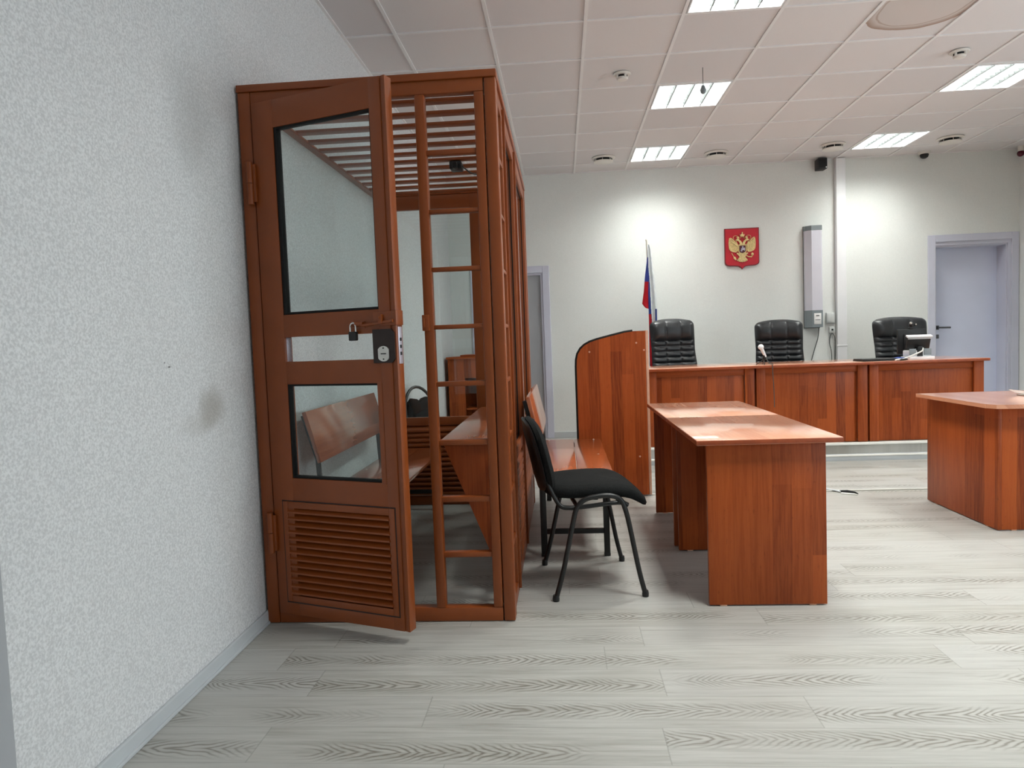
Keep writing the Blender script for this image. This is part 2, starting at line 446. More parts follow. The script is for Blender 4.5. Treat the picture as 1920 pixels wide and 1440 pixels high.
# doors of the room
d1 = struct('door_1', MB().box(4.33, 5.16, YB+.19, YB+.23, .155, 2.145, .003), M['door_white'])
fr = MB().box(4.243, 4.325, YB-.018, YB+.0, .15, 2.228, .004).box(5.165, 5.244, YB-.018, YB, .15, 2.228, .004).box(4.325, 5.165, YB-.018, YB, 2.15, 2.228, .004)
fr.box(4.325, 4.337, YB, YB+.19, .15, 2.15).box(5.135, 5.165, YB, YB+.19, .15, 2.15).box(4.337, 5.135, YB, YB+.19, 2.11, 2.15)
fr.box(5.118, 5.14, YB+.02, YB+.19, .15, 2.11, .003).box(4.337, 5.12, YB+.02, YB+.19, 2.09, 2.115, .003)
struct('door_frame', fr, M['casing'], d1)
struct('door_handle', MB().box(4.412, 4.462, YB+.175, YB+.19, 1.14, 1.19, .004).tube([(4.437, YB+.18, 1.165), (4.437, YB+.135, 1.165), (4.57, YB+.135, 1.162)], .011, 10).box(4.414, 4.462, YB+.178, YB+.19, 1.035, 1.083, .004), M['handle'], d1, True)
d2 = struct('door_2', MB().box(-.995, -.215, YB+.035, YB+.075, .005, 1.985, .003), M['door_grey'])
fr = MB().box(-1.08, -1.0, YB-.018, YB, 0, 2.083, .004).box(-.21, -.127, YB-.018, YB, 0, 2.083, .004).box(-1.0, -.21, YB-.018, YB, 2.0, 2.083, .004)
fr.box(-.235, -.21, YB, YB+.035, 0, 2.0, .003).box(-1.0, -.975, YB, YB+.035, 0, 2.0, .003).box(-.975, -.235, YB, YB+.035, 1.975, 2.0, .003)
struct('door_frame', fr, M['casing'], d2)
d3 = struct('door_3', MB().box(XL-.1, XL-.05, .56, 1.42, .005, 2.06, .003), M['door_grey'])
struct('door_frame', MB().box(XL, XL+.016, 1.43, 1.51, 0, 2.15, .004).box(XL, XL+.016, .47, .55, 0, 2.15, .004).box(XL, XL+.016, .55, 1.43, 2.07, 2.15, .004), M['door_grey'], d3)

# vertical cable duct on the back wall
tr = MB().box(3.203, 3.312, YB-.062, YB, .15, H-.003, .006)
tr.box(3.198, 3.316, YB-.065, YB, .99, 1.01, .003)
struct('trim_1', tr, M['white_plastic'])

# ------------------------------------------------------------------ judges' platform with two low steps
pl = thing('judge_platform', 'pale two-step platform with white nosings under the long bench', 'platform', (2.8, 7.5, 0))
obj('platform_body', MB().box(.34, XR-.002, 6.56, YB-.002, .001, .148), M['floor_pale'], pl)
obj('lower_step', MB().box(.30, XR-.002, 6.475, 6.56, .001, .052, .003), M['base'], pl)
obj('nosing', MB().box(.30, XR-.002, 6.468, 6.50, .042, .056, .003), M['nosing'], pl, label='white strip along the lower step')
obj('nosing', MB().box(.335, XR-.002, 6.552, 6.60, .132, .152, .003), M['nosing'], pl, label='white strip along the upper step')
fc = obj('floor_covering', MB().box(-.10, XR-.003, 5.275, 6.46, .0005, .005, .002), M['floor_pale'])
setprops(fc, 'pale floor covering sheet in front of the platform steps', 'floor covering')

# ------------------------------------------------------------------ ceiling fittings
def make_lamp(i, j, label):
    x0, y0 = GX+T*i+.014, GY+T*j+.014; w = T-.028
    cx, cy = x0+w/2, y0+w/2
    t = thing('ceiling_light', label, 'ceiling light', (cx, cy, H), 0, 'square ceiling lights')
    f = MB()
    f.box(x0, x0+.012, y0, y0+w, H-.004, H+.012, .002).box(x0+w-.012, x0+w, y0, y0+w, H-.004, H+.012, .002)
    f.box(x0+.012, x0+w-.012, y0, y0+.012, H-.004, H+.012, .002).box(x0+.012, x0+w-.012, y0+w-.012, y0+w, H-.004, H+.012, .002)
    obj('frame', f, M['white_plastic'], t)
    hs = MB()
    hs.box(x0+.002, x0+.006, y0+.002, y0+w-.002, H+.012, H+.09).box(x0+w-.006, x0+w-.002, y0+.002, y0+w-.002, H+.012, H+.09)
    hs.box(x0+.006, x0+w-.006, y0+.002, y0+.006, H+.012, H+.09).box(x0+.006, x0+w-.006, y0+w-.006, y0+w-.002, H+.012, H+.09)
    hs.box(x0, x0+w, y0, y0+w, H+.09, H+.096)
    obj('housing', hs, M['white_plastic'], t)
    lv = MB()
    for a in range(1, 4):
        x = x0+w*a/4
        lv.prism([(-.016, .035), (.016, .035), (.004, 0.), (-.004, 0.)], lambda u, v, d, x=x: (x+u, d, H+v), y0+.012, y0+w-.012)
    for b in range(1, 9):
        y = y0+w*b/9
        lv.box(x0+.012, x0+w-.012, y-.001, y+.001, H+.004, H+.03)
    obj('louvre', lv, M['louvre'], t)
    for a in range(4):
        x = x0+w*(a+.5)/4
        obj('tube', MB().tube([(x, y0+.02, H+.055), (x, y0+w-.02, H+.055)], .013, 10), M['tube'], t)
    return cx, cy
LBL = {(4, -4): 'square ceiling light overhead, outside the picture, before the cage',
       (8, -4): 'square ceiling light overhead, outside the picture, far right of the cage',
       (4, -1): 'bright square ceiling light cut by the top edge of the picture',
       (4, 2): 'bright square ceiling light behind the hanging pendant bulb',
       (4, 5): 'bright square ceiling light beside the disc vent furthest left',
       (8, 2): 'bright square ceiling light cut by the right edge of the picture',
       (8, 5): 'bright square ceiling light between two disc vents above the right chair',
       (8, -1): 'bright square ceiling light outside the picture, nearest on the right'}
LC = {}
for (i, j) in LAMPS:
    LC[(i, j)] = make_lamp(i, j, LBL[(i, j)])

def make_vent(x, y, label):
    t = thing('ceiling_vent', label, 'ceiling vent', (x, y, H), 0, 'round disc vents in the ceiling')
    obj('ring', MB().lathe([(.085, .004), (.125, .004), (.130, -.004), (.120, -.012), (.100, -.016), (.088, -.006), (.085, .004)], (x, y, H), 'z', 32), M['ceil_plastic'], t)
    obj('duct_hole', MB().lathe([(0, .003), (.087, .003), (.086, -.005), (0, -.004)], (x, y, H), 'z', 28), M['dark'], t)
    obj('disc', MB().lathe([(0, -.030), (.07, -.030), (.105, -.038), (.107, -.045), (.07, -.054), (0, -.057)], (x, y, H), 'z', 32), M['ceil_plastic'], t)
    for a in range(6):
        an = a*PI/3+.35
        obj('rib', MB().tube([(x+.085*math.cos(an), y+.085*math.sin(an), H-.004), (x+.092*math.cos(an), y+.092*math.sin(an), H-.040)], .004, 6), M['ceil_plastic'], t)
make_vent(.517, 7.87, 'round white disc vent on the ceiling furthest left, nearest the cage')
make_vent(1.743, 7.93, 'round white disc vent on the ceiling right of the small far light')
make_vent(2.953, 7.87, 'round white disc vent on the ceiling above the black wall speaker')
make_vent(4.152, 7.86, 'round white disc vent on the ceiling nearest the right door')

def make_detector(x, y, label):
    t = thing('smoke_detector', label, 'smoke detector', (x, y, H), 0, 'small round smoke detectors')
    obj('base', MB().lathe([(0, .004), (.06, .004), (.066, -.004), (.06, -.012), (.045, -.014), (0, -.014)], (x, y, H), 'z', 28), M['ceil_plastic'], t)
    obj('chamber', MB().lathe([(.040, -.012), (.038, -.028), (0, -.028)], (x, y, H), 'z', 24), M['dark'], t, label='dark slot around the sensor')
    obj('cap', MB().lathe([(0, -.026), (.036, -.026), (.044, -.032), (.036, -.046), (.018, -.052), (0, -.053)], (x, y, H), 'z', 28), M['ceil_plastic'], t)
    for a in range(4):
        an = a*PI/2+.5
        obj('rib', MB().tube([(x+.043*math.cos(an), y+.043*math.sin(an), H-.010), (x+.042*math.cos(an), y+.042*math.sin(an), H-.036)], .009, 8), M['ceil_plastic'], t)
make_detector(.514, 5.43, 'round white smoke detector on the ceiling near the cage')
make_detector(2.928, 5.42, 'round white smoke detector on the ceiling below the stained tile')

t = thing('ceiling_camera', 'small dark dome camera at the top of the back wall', 'camera', (4.165, 8.42, H))
obj('base', MB().lathe([(0, .0058), (.062, .0058), (.065, -.006), (.058, -.022), (0, -.024)], (4.165, 8.42, H), 'z', 28), M['ceil_plastic'], t)
obj('dome', MB().lathe([(.044, -.022), (.046, -.034), (.038, -.056), (.02, -.068), (0, -.071)], (4.165, 8.42, H), 'z', 24), M['black_plastic'], t)
t = thing('ceiling_alarm_lamp', 'small dark red dome lamp in the top right corner', 'lamp', (5.20, 8.40, H-.05))
obj('base', MB().lathe([(0, 0), (.03, 0), (.03, .057), (0, .057)], (5.195, 8.40, H-.0515), 'z', 20), M['ceil_plastic'], t)
obj('dome', MB().sphere((5.195, 8.40, H-.075), .036), M['red_dome'], t)
t = thing('pendant_bulb', 'tiny grey bulb hanging on a thin cord under the ceiling', 'pendant', (1.105, 5.42, H))
obj('cord', MB().tube([(1.105, 5.42, H+.004), (1.105, 5.42, H-.135)], .0025, 6), M['cable_grey'], t)
obj('bulb', MB().lathe([(0, .03), (.010, .028), (.016, .012), (.022, -.004), (.018, -.022), (.008, -.032), (0, -.034)], (1.105, 5.42, H-.155), 'z', 18), M['grey_plastic'], t)

# ------------------------------------------------------------------ defendants' cage
CX0, CX1, CY0, CY1, CT = -1.318, -.235, 2.91, 5.13, 2.295
cage = thing('defendant_cage', 'brown metal and glass cage with an open door against the left wall', 'cage', ((CX0+CX1)/2, (CY0+CY1)/2, 0))
P = M['metal_paint']
def cp(name, mb, mat=P, parent=cage, **k): return obj(name, mb, mat, parent, **k)
# front corner posts and beams
cp('corner_post', MB().box(-.283, CX1, CY0, CY0+.075, .002, CT-.03, .006))
cp('corner_post', MB().box(CX0, -1.264, CY0, CY0+.06, .002, CT-.03, .006))
cp('corner_post', MB().box(-.29, CX1, CY1-.06, CY1, .002, CT-.03, .006))
cp('corner_post', MB().box(CX0, CX0+.05, CY1-.05, CY1, .002, CT-.03, .006))
cp('cornice', MB().box(CX0-.002, CX1+.004, CY0-.006, CY0+.06, CT-.03, CT, .004).box(CX1-.05, CX1+.004, CY0+.06, CY1, CT-.03, CT, .004).box(CX0-.002, CX1-.05, CY1-.05, CY1, CT-.03, CT, .004))
cp('top_rail', MB().box(-1.264, -.287, CY0+.002, CY0+.05, 2.212, CT-.03, .004))
cp('bottom_rail', MB().box(-1.264, -.287, CY0+.002, CY0+.05, .002, .062, .005))
RUNG = [(1.966, 1.988), (1.729, 1.746), (1.490, 1.508), (1.250, 1.268), (1.009, 1.030), (.760, .782), (.517, .540), (.278, .301)]
lad = cp('ladder_frame', MB().box(-.572, -.532, CY0, CY0+.05, .062, 2.212, .005).box(-.326, -.287, CY0, CY0+.05, .062, 2.212, .005))
for z0, z1 in RUNG: cp('rung', MB().box(-.536, -.322, CY0+.006, CY0+.044, z0, z1, .005), P, lad)
cp('latch_keeper', MB().box(-.578, -.548, CY0-.012, CY0+.004, 1.245, 1.312, .003).box(-.574, -.566, CY0-.022, CY0-.012, 1.26, 1.30, .002), P, lad)

# side wall towards the room: ladder, then two glazed sections above louvres
sx0, sx1 = CX1-.045, CX1-.005
side = cp('side_frame', MB().box(sx0, sx1, 2.985, 3.02, .062, 2.22, .004).box(sx0, sx1, 3.215, 3.262, .062, 2.22, .004).box(sx0+.001, sx1-.001, 2.986, 3.261, 2.20, CT-.031, .004).box(sx0+.001, sx1-.001, 2.986, 3.261, .003, .062, .004))
for z0, z1 in RUNG: cp('rung', MB().box(sx0+.004, sx1-.002, 3.015, 3.22, z0, z1, .005), P, side)
def louvre(mb, fn, w0, w1, z0, z1, n, tilt=.012, closed=True):
    """sloping slats; fn(u, d, z): u along, d depth out of the face"""
    p = (z1-z0)/n
    for k in range(n):
        za = z0+p*k
        if closed:
            mb.prism([(.002, za+p*.20), (.004+tilt*1.5, za+p*.04), (.004+tilt*1.5, za+p*.36), (-.004, za+p*1.24), (-.010, za+p*1.24)], lambda d, z, u: fn(u, d, z), w0, w1); continue
        mb.prism([(.001, za+p*.34), (.005+tilt*1.4, za+p*.28), (.005+tilt*1.4, za+p*.52), (-.006, za+p*1.06), (-.011, za+p*1.02)], lambda d, z, u: fn(u, d, z), w0, w1)
def glazed_section(name, ya, yb):
    f = MB().box(sx0, sx1, ya, ya+.045, .002, CT-.03, .004).box(sx0, sx1, yb-.045, yb, .002, CT-.03, .004)
    f.box(sx0+.001, sx1-.001, ya+.04, yb-.04, 2.19, CT-.031, .004).box(sx0+.001, sx1-.001, ya+.04, yb-.04, .60, .66, .004).box(sx0+.001, sx1-.001, ya+.04, yb-.04, .003, .075, .004)
    o = cp(name, f)
    cp('gasket', MB().box(sx0+.010, sx0+.022, ya+.045, ya+.052, .66, 2.19).box(sx0+.010, sx0+.022, yb-.052, yb-.045, .66, 2.19).box(sx0+.010, sx0+.022, ya+.052, yb-.052, .66, .667).box(sx0+.010, sx0+.022, ya+.052, yb-.052, 2.183, 2.19), M['rubber'], o)
    cp('glass_pane', MB().box(sx0+.013, sx0+.019, ya+.047, yb-.047, .662, 2.188), M['glass'], o)
    l = MB(); louvre(l, lambda u, d, z: (sx0+.020+d, u, z), ya+.045, yb-.045, .078, .588, 14)
    cp('louvre_panel', l, P, o)
glazed_section('side_section', 3.268, 3.985)
glazed_section('side_section', 3.995, 5.068)
for y in (3.266, 3.990):
    cp('joint_strip', MB().box(sx1-.004, sx1+.012, y-.006, y+.006, .02, CT-.05, .002))

# end wall far from the door
ey0, ey1 = CY1-.045, CY1-.008
f = MB().box(CX0+.05, CX0+.09, ey0, ey1, .002, CT-.03, .004).box(-.635, -.56, ey0, ey1, .002, CT-.03, .004).box(-.33, -.288, ey0, ey1, .002, CT-.03, .004)
f.box(CX0+.086, -.289, ey0+.001, ey1-.001, 2.165, CT-.031, .004).box(CX0+.086, -.630, ey0+.001, ey1-.001, .595, .655, .004).box(CX0+.086, -.289, ey0+.001, ey1-.001, .003, .075, .004)
far = cp('end_frame', f)
cp('glass_pane', MB().box(CX0+.085, -.63, ey0+.012, ey0+.018, .65, 2.17), M['glass'], far)
cp('glass_pane', MB().box(-.565, -.325, ey0+.012, ey0+.018, .07, 2.17), M['glass'], far)
for z0, z1 in RUNG: cp('rung', MB().box(-.565, -.325, ey0+.004, ey1-.004, z0, z1, .005), P, far)
l = MB(); louvre(l, lambda u, d, z: (u, ey0+.016-d, z), CX0+.09, -.635, .078, .584, 14)
cp('louvre_panel', l, P, far)

# roof: flat bars across
cp('roof_rail', MB().box(CX0+.002, CX0+.045, CY0+.06, CY1-.05, 2.248, CT-.032, .004))
for k in range(12):
    y = 3.150+.165*k
    cp('roof_slat', MB().box(CX0+.04, CX1-.045, y-.027, y+.027, 2.254, 2.268, .002))
# writing shelf inside with a triangular bracket
sh = cp('writing_shelf', MB().box(-.563, -.284, 3.112, 4.70, .730, .755, .003), M['bench_wood'], label='cherry board shelf inside the cage')
cp('bracket', MB().prism([(-.548, .729), (-.286, .729), (-.286, .06)], lambda u, v, d: (u, d, v), 3.125, 3.143), M['cherry_z'], sh, label='triangular cherry bracket')
cp('bracket', MB().prism([(-.548, .729), (-.286, .729), (-.286, .06)], lambda u, v, d: (u, d, v), 4.66, 4.678), M['cherry_z'], sh, label='triangular cherry bracket')
# a little camera hung from the bars
cam_ = cp('ceiling_camera', MB().box(-.62, -.55, 4.12, 4.22, 2.205, 2.250, .006).box(-.60, -.57, 4.08, 4.13, 2.20, 2.235, .006), M['black_plastic'], label='small dark camera under the roof bars')
cp('camera_cable', MB().tube([(-.55, 4.17, 2.225), (-.50, 4.25, 2.20), (-.44, 4.33, 2.215), (-.36, 4.42, 2.243), (-.29, 4.46, 2.246)], .004, 8, 5), M['black_plastic'], cam_)

# the open door (built in its own plane: u along the door, d into the door, z up)
ang = math.radians(-19.45); ca, sa = math.cos(ang), math.sin(ang); HX, HY = -1.262, 2.9045
def dw(u, d, z): return Vector((HX+u*ca-d*sa, HY+u*sa+d*ca, z))
DM = Matrix.Translation((HX, HY, 0)) @ Matrix.Rotation(ang, 4, 'Z')
def dbox(mb, u0, u1, d0, d1, z0, z1, bev=.003):
    mb.obox((abs(u1-u0), abs(d1-d0), abs(z1-z0)), DM @ Matrix.Translation(((u0+u1)/2, (d0+d1)/2, (z0+z1)/2)), bev); return mb
TH = .046
f = MB()
dbox(f, .002, .112, 0, TH, .05, 2.215); dbox(f, .585, .638, 0, TH, .05, 2.215); dbox(f, .638, .648, .004, TH, .05, 2.215, .001); dbox(f, .648, .662, 0, TH, .05, 2.215)
dbox(f, .10, .59, .0008, TH-.0008, 2.102, 2.2142); dbox(f, .10, .59, .0008, TH-.0008, 1.241, 1.334)
dbox(f, .10, .59, .0008, TH-.0008, 1.043, 1.138); dbox(f, .10, .59, .0008, TH-.0008, .548, .646)
dbox(f, .10, .59, .0008, TH-.0008, .0508, .108)
door = cp('door', f, label='open brown cage door with two panes and a louvred foot')
def dpart(name, mb, mat, **k): return cp(name, mb, mat, door, **k)
def pane(u0, u1, z0, z1):
    g = MB()
    dbox(g, u0, u0+.016, .004, .03, z0, z1, .001); dbox(g, u1-.004, u1, .004, .03, z0, z1, .001); dbox(g, u0+.016, u1-.004, .004, .03, z0, z0+.010, .001); dbox(g, u0+.016, u1-.004, .004, .03, z1-.008, z1, .001)
    dpart('gasket', g, M['rubber'], label='black rubber seal around the pane')
    g = MB(); dbox(g, u0+.003, u1-.003, .014, .020, z0+.003, z1-.003, 0); dpart('glass_pane', g, M['glass'])
pane(.112, .585, 1.334, 2.102)
pane(.104, .572, .646, 1.043)
g = MB(); dbox(g, .562, .585, .0, TH, .64, 1.05, .002); dpart('pane_stop', g, P)
# feeding slot lining
g = MB(); dbox(g, .060, .112, .010, TH-.004, 1.138, 1.241, .001); dpart('slot_end', g, M['zinc'], label='pale metal end of the slot')
# louvred panel
g = MB(); dbox(g, .055, .080, -.004, .012, .110, .545, .002); dbox(g, .590, .615, -.004, .012, .110, .545, .002); dbox(g, .080, .590, -.004, .012, .517, .545, .002); dbox(g, .080, .590, -.004, .012, .110, .138, .002)
louvre(g, lambda u, d, z: dw(u, .010-d, z), .080, .590, .138, .517, 13, .010, False)
dbox(g, .06, .61, .026, .032, .11, .545, .001)
dpart('louvre_panel', g, P)
g = MB(); dbox(g, .050, .0545, -.001, .004, .104, .550, .0); dbox(g, .6155, .620, -.001, .004, .104, .550, .0); dbox(g, .050, .620, -.001, .004, .546, .550, .0); dbox(g, .050, .620, -.001, .004, .104, .109, .0)
dpart('panel_gap', g, M['lock_cover'], label='dark gap around the louvred panel')
# lock: dark cover plate, escutcheon, strike, bolt
g = MB()
lp = [(.555, 1.123), (.64, 1.123), (.655, 1.138), (.655, 1.240), (.64, 1.255), (.555, 1.255)]
g.prism(lp, lambda u, v, d: dw(u, d, v), -.005, .001)
dpart('lock_cover', g, M['lock_cover'], label='dark brown lock cover plate')
g = MB(); es = [(.604+.025*max(-1, min(1, 1.25*math.cos(a))), 1.159+.030*math.sin(a)) for a in [2*PI*i/28 for i in range(28)]]
g.prism(es, lambda u, v, d: dw(u, d, v), -.008, -.004)
dpart('escutcheon', g, M['steel'], label='oval steel keyhole plate')
g = MB(); dbox(g, .592, .616, -.0095, -.0075, 1.157, 1.161, 0)
for z in (1.138, 1.181): g.obox((.005, .003, .005), DM @ Matrix.Translation((.604, -.0085, z)), .0)
dpart('keyhole', g, M['dark'])
g = MB(); dbox(g, .659, .665, .010, .036, 1.118, 1.262, .001); dpart('strike_plate', g, M['zinc'], label='pale steel strike plate on the door edge')
g = MB()
for z in (1.158, 1.185, 1.213): g.obox((.002, .012, .013), DM @ Matrix.Translation((.6655, .024, z)), .002)
dpart('bolt_hole', g, M['dark'])
g = MB(); dbox(g, .565, .660, -.010, 0, 1.268, 1.323, .002); dbox(g, .650, .671, -.012, .040, 1.268, 1.325, .002)
g.tube([dw(.515, -.016, 1.272), dw(.66, -.016, 1.285)], .006, 10)
dbox(g, .595, .612, -.024, -.008, 1.275, 1.312, .002); dbox(g, .60, .606, -.03, -.022, 1.296, 1.304, .001)
g.tube([dw(.48, -.014, 1.279), dw(.52, -.014, 1.279)], .008, 8)
dbox(g, .470, .52, -.004, 0, 1.262, 1.29, .001)
g.tube([dw(.474+.010*math.cos(a), -.014, 1.279+.010*math.sin(a)) for a in [2*PI*i/12 for i in range(12)]], .003, 6, closed=True)
dpart('bolt', g, P)
for z0, z1 in ((1.800, 1.975), (.317, .492)):
    g = MB(); u, d = -.012, -.012
    g.tube([dw(u, d, z0), dw(u, d, (z0+z1)/2-.001)], .013, 14); g.tube([dw(u, d, (z0+z1)/2+.001), dw(u, d, z1)], .013, 14)
    dbox(g, -.01, .015, -.010, -.0, z0+.01, z1-.01, .001)
    dpart('hinge', g, P)

# padlock hanging on the bolt
pk = thing('padlock', 'black padlock with a steel shackle hanging on the cage door', 'padlock', tuple(dw(.474, -.014, 1.213)))
g = MB(); g.obox((.036, .018, .036), DM @ Matrix.Translation((.474, -.018, 1.232)), .004); obj('body', g, M['black_plastic'], pk)
g = MB(); g.tube([dw(.474+.013*math.cos(a), -.018, 1.268+.016*math.sin(a)) for a in [PI*i/10 for i in range(11)]], .0035, 8)
g.tube([dw(.461, -.018, 1.247), dw(.461, -.018, 1.268)], .0035, 8); g.tube([dw(.487, -.018, 1.247), dw(.487, -.018, 1.268)], .0035, 8)
obj('shackle', g, M['chrome'], pk)

# ------------------------------------------------------------------ benches with board seat and backrest
def bench(label, xf, xb, ya, yb, ba, bb_, top_x, bot_x):
    t = thing('bench', label, 'bench', ((xf+xb)/2, (ya+yb)/2, 0), 0, 'board benches on black frames')
    xm = xb+(xf-xb)*.52
    obj('seat', MB().box(xb, xm-.002, ya, yb, .428, .450, .003).box(xm+.002, xf, ya, yb, .428, .450, .003), M['bench_wood'], t)
    th = math.atan2(bot_x-top_x, .25); L = .262
    mx = Matrix.Translation(((top_x+bot_x)/2, (ba+bb_)/2, .755)) @ Matrix.Rotation(-th, 4, 'Y')
    obj('backrest', MB().obox((.022, bb_-ba, L), mx, .003), M['bench_wood'], t)
    for y in (ya+.012, yb-.012-.03):
        f = MB()
        f.box(xb+.0, xb+.034, y, y+.03, .016, .428, .002)
        obj('leg', f, M['black_metal'], t)
        obj('leg', MB().box(xf-.064, xf-.032, y, y+.03, .016, .428, .002), M['black_metal'], t)
        obj('crossbar', MB().box(xb+.034, xf-.064, y+.004, y+.026, .125, .152, .002).box(xb+.034, xf-.064, y+.002, y+.028, .398, .427, .002), M['black_metal'], t)
        fp = MB().box(xb-.001, xb+.035, y-.001, y+.031, .001, .018, .002).box(xf-.065, xf-.031, y-.001, y+.031, .001, .018, .002)
        obj('foot', fp, M['black_plastic'], t)
    for y in (ba+.05, bb_-.08):
        obj('upright', MB().tube([(xb+.017, y, .405), (bot_x-.026, y, .64), (top_x-.022, y, .86)], .014, 4), M['black_metal'], t)
    obj('side_rail', MB().box(xb+.004, xb+.030, ya+.042, yb-.042, .400, .426, .002), M['black_metal'], t)
    sc = MB()
    for y in (ya+.03, ya+.5*(yb-ya), yb-.03):
        for x in (xb+.03, xf-.05): sc.lathe([(0, .0022), (.006, .001), (.0065, 0)], (x, y, .450), 'z', 10)
    obj('screw', sc, M['steel'], t)
    return t
bench('board bench with a black frame outside the cage behind the black chair', .258, -.150, 3.785, 5.19, 3.80, 4.95, -.196, -.140)
bench('board bench with tilted backrest inside the cage along the wall', -.866, -1.235, 3.33, 4.95, 3.34, 4.60, -1.272, -1.205)

# ------------------------------------------------------------------ desks
def desk(name, label, x0, x1, y0, y1, legs, lx0, lx1, modesty=None, top_mat='cherry_top_lit', group=None):
    t = thing(name, label, 'desk', ((x0+x1)/2, (y0+y1)/2, 0), 0, group)
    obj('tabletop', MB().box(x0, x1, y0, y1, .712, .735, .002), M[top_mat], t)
    e = .0012
    obj('edge_band', MB().box(x0-e, x1+e, y0-e, y1+e, .7135, .7325, .001), M['cherry_edge'], t)
    for (a, b) in legs:
        obj('side_panel', MB().box(lx0, lx1, a, b, .006, .712, .0015), M['cherry_z'], t)
        g = MB()
        for x in (lx0+.045, lx1-.075): g.box(x, x+.03, a+.001, b-.001, .0005, .007, .001)
        obj('glide', g, M['edge_band'], t, label='pale furniture glide')
    if modesty:
        obj('back_panel', MB().box(*modesty, .0015), M['cherry_z'], t)
    return t
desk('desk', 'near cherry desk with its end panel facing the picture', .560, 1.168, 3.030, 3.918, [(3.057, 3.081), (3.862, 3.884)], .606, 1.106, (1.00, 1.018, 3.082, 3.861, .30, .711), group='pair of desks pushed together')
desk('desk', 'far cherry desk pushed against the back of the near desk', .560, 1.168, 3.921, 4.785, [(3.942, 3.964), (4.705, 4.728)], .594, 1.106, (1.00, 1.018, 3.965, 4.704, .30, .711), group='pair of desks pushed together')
# right-hand desk runs along x; its side panel faces left, its front panel the camera
t = thing('desk', 'cherry desk cut by the right edge of the picture', 'desk', (3.1, 4.5, 0))
obj('tabletop', MB().prism([(2.372, 4.914), (2.372, 4.13), (2.40, 4.075), (2.50, 4.058), (3.90, 4.058), (3.90, 4.914)], lambda u, v, d: (u, v, d), .712, .735), M['cherry_top_lit'], t, smooth=False)
obj('side_panel', MB().box(2.452, 2.474, 4.15, 4.925, .006, .712, .0015), M['cherry_z'], t)
obj('side_panel', MB().box(3.80, 3.822, 4.15, 4.90, .006, .712, .0015), M['cherry_z'], t)
obj('front_panel', MB().box(2.475, 3.799, 4.152, 4.172, .006, .712, .0015), M['cherry_z'], t)
g = MB()
for y in (4.24, 4.80): g.box(2.453, 2.473, y, y+.03, .0005, .007, .001)
for x in (2.53, 3.7): g.box(x, x+.03, 4.153, 4.171, .0005, .007, .001)
obj('glide', g, M['edge_band'], t, label='pale furniture glide')

pp = thing('open_booklet', 'open white booklet with curled cover on the right desk', 'booklet', (2.92, 4.50, .735))
def curl(u, v, lift, w=.12, d=.20): return Vector((2.79+w*u, 4.42+d*v, .744+lift*max(0, .45-u)**1.6*4+.004*math.sin(u*5)))
g = MB(); g.grid(lambda u, v: curl(u, v, .025), 14, 4); gb_ = g.bm; bmesh.ops.solidify(gb_, geom=gb_.faces[:], thickness=.004)
obj('cover', g, M['paper'], pp)
obj('page', MB().box(2.83, 3.10, 4.40, 4.60, .7355, .742, .001), M['paper'], pp)
gl = thing('eyeglasses', 'dark framed eyeglasses lying on the open booklet', 'glasses', (2.98, 4.55, .75))
g = MB()
for x in (2.93, 3.00): g.tube([(x+.026*math.cos(a), 4.56, .766+.018*math.sin(a)) for a in [2*PI*i/16 for i in range(16)]], .0028, 6, closed=True)
g.tube([(2.955, 4.56, .772), (2.965, 4.558, .776), (2.975, 4.56, .772)], .0025, 6)
obj('rim', g, M['black_plastic'], gl)
obj('temple', MB().tube([(2.905, 4.56, .770), (2.90, 4.50, .768), (2.91, 4.44, .757)], .0025, 6, 4).tube([(3.026, 4.56, .770), (3.03, 4.50, .768), (3.02, 4.44, .757)], .0025, 6, 4), M['black_plastic'], gl)

# ------------------------------------------------------------------ lectern-like partition behind the outside bench
rz = -.10
ro = thing('rostrum', 'tall cherry rostrum board with a curved upper corner beside the desks', 'rostrum', (.35, 5.24, 0))
prof = [(.612, .012), (.612, 1.232), (.52, 1.232), (.46, 1.225), (.36, 1.203), (.26, 1.180), (.205, 1.163), (.165, 1.142), (.135, 1.115), (.113, 1.078), (.103, 1.035), (.100, .985), (.100, .012)]
fnr = lambda u, v, d: (u, d, v)
obj('panel', MB().prism(prof, fnr, 5.235, 5.259), M['cherry_z'], ro, smooth=False)
obj('edge_trim', MB().tube([(u, 5.246, v) for u, v in prof[2:]], .012, 8), M['rubber'], ro, label='black edging round the curved corner')
obj('side_panel', MB().box(.613, .633, 5.237, 5.262, .012, 1.234, .002), M['edge_band'], ro, label='pale edged upright')
obj('foot_rail', MB().box(.14, .60, 5.2605, 5.2725, .0055, .07, .003), M['cherry_x'], ro)
sc = MB()
for u, v in ((.20, 1.09), (.545, 1.145), (.60, 1.09), (.20, .30), (.55, .30)):
    sc.lathe([(0, -.004), (.006, -.003), (.007, 0)], (u, 5.235, v), 'y', 10)
obj('screw_cap', sc, M['edge_band'], ro)

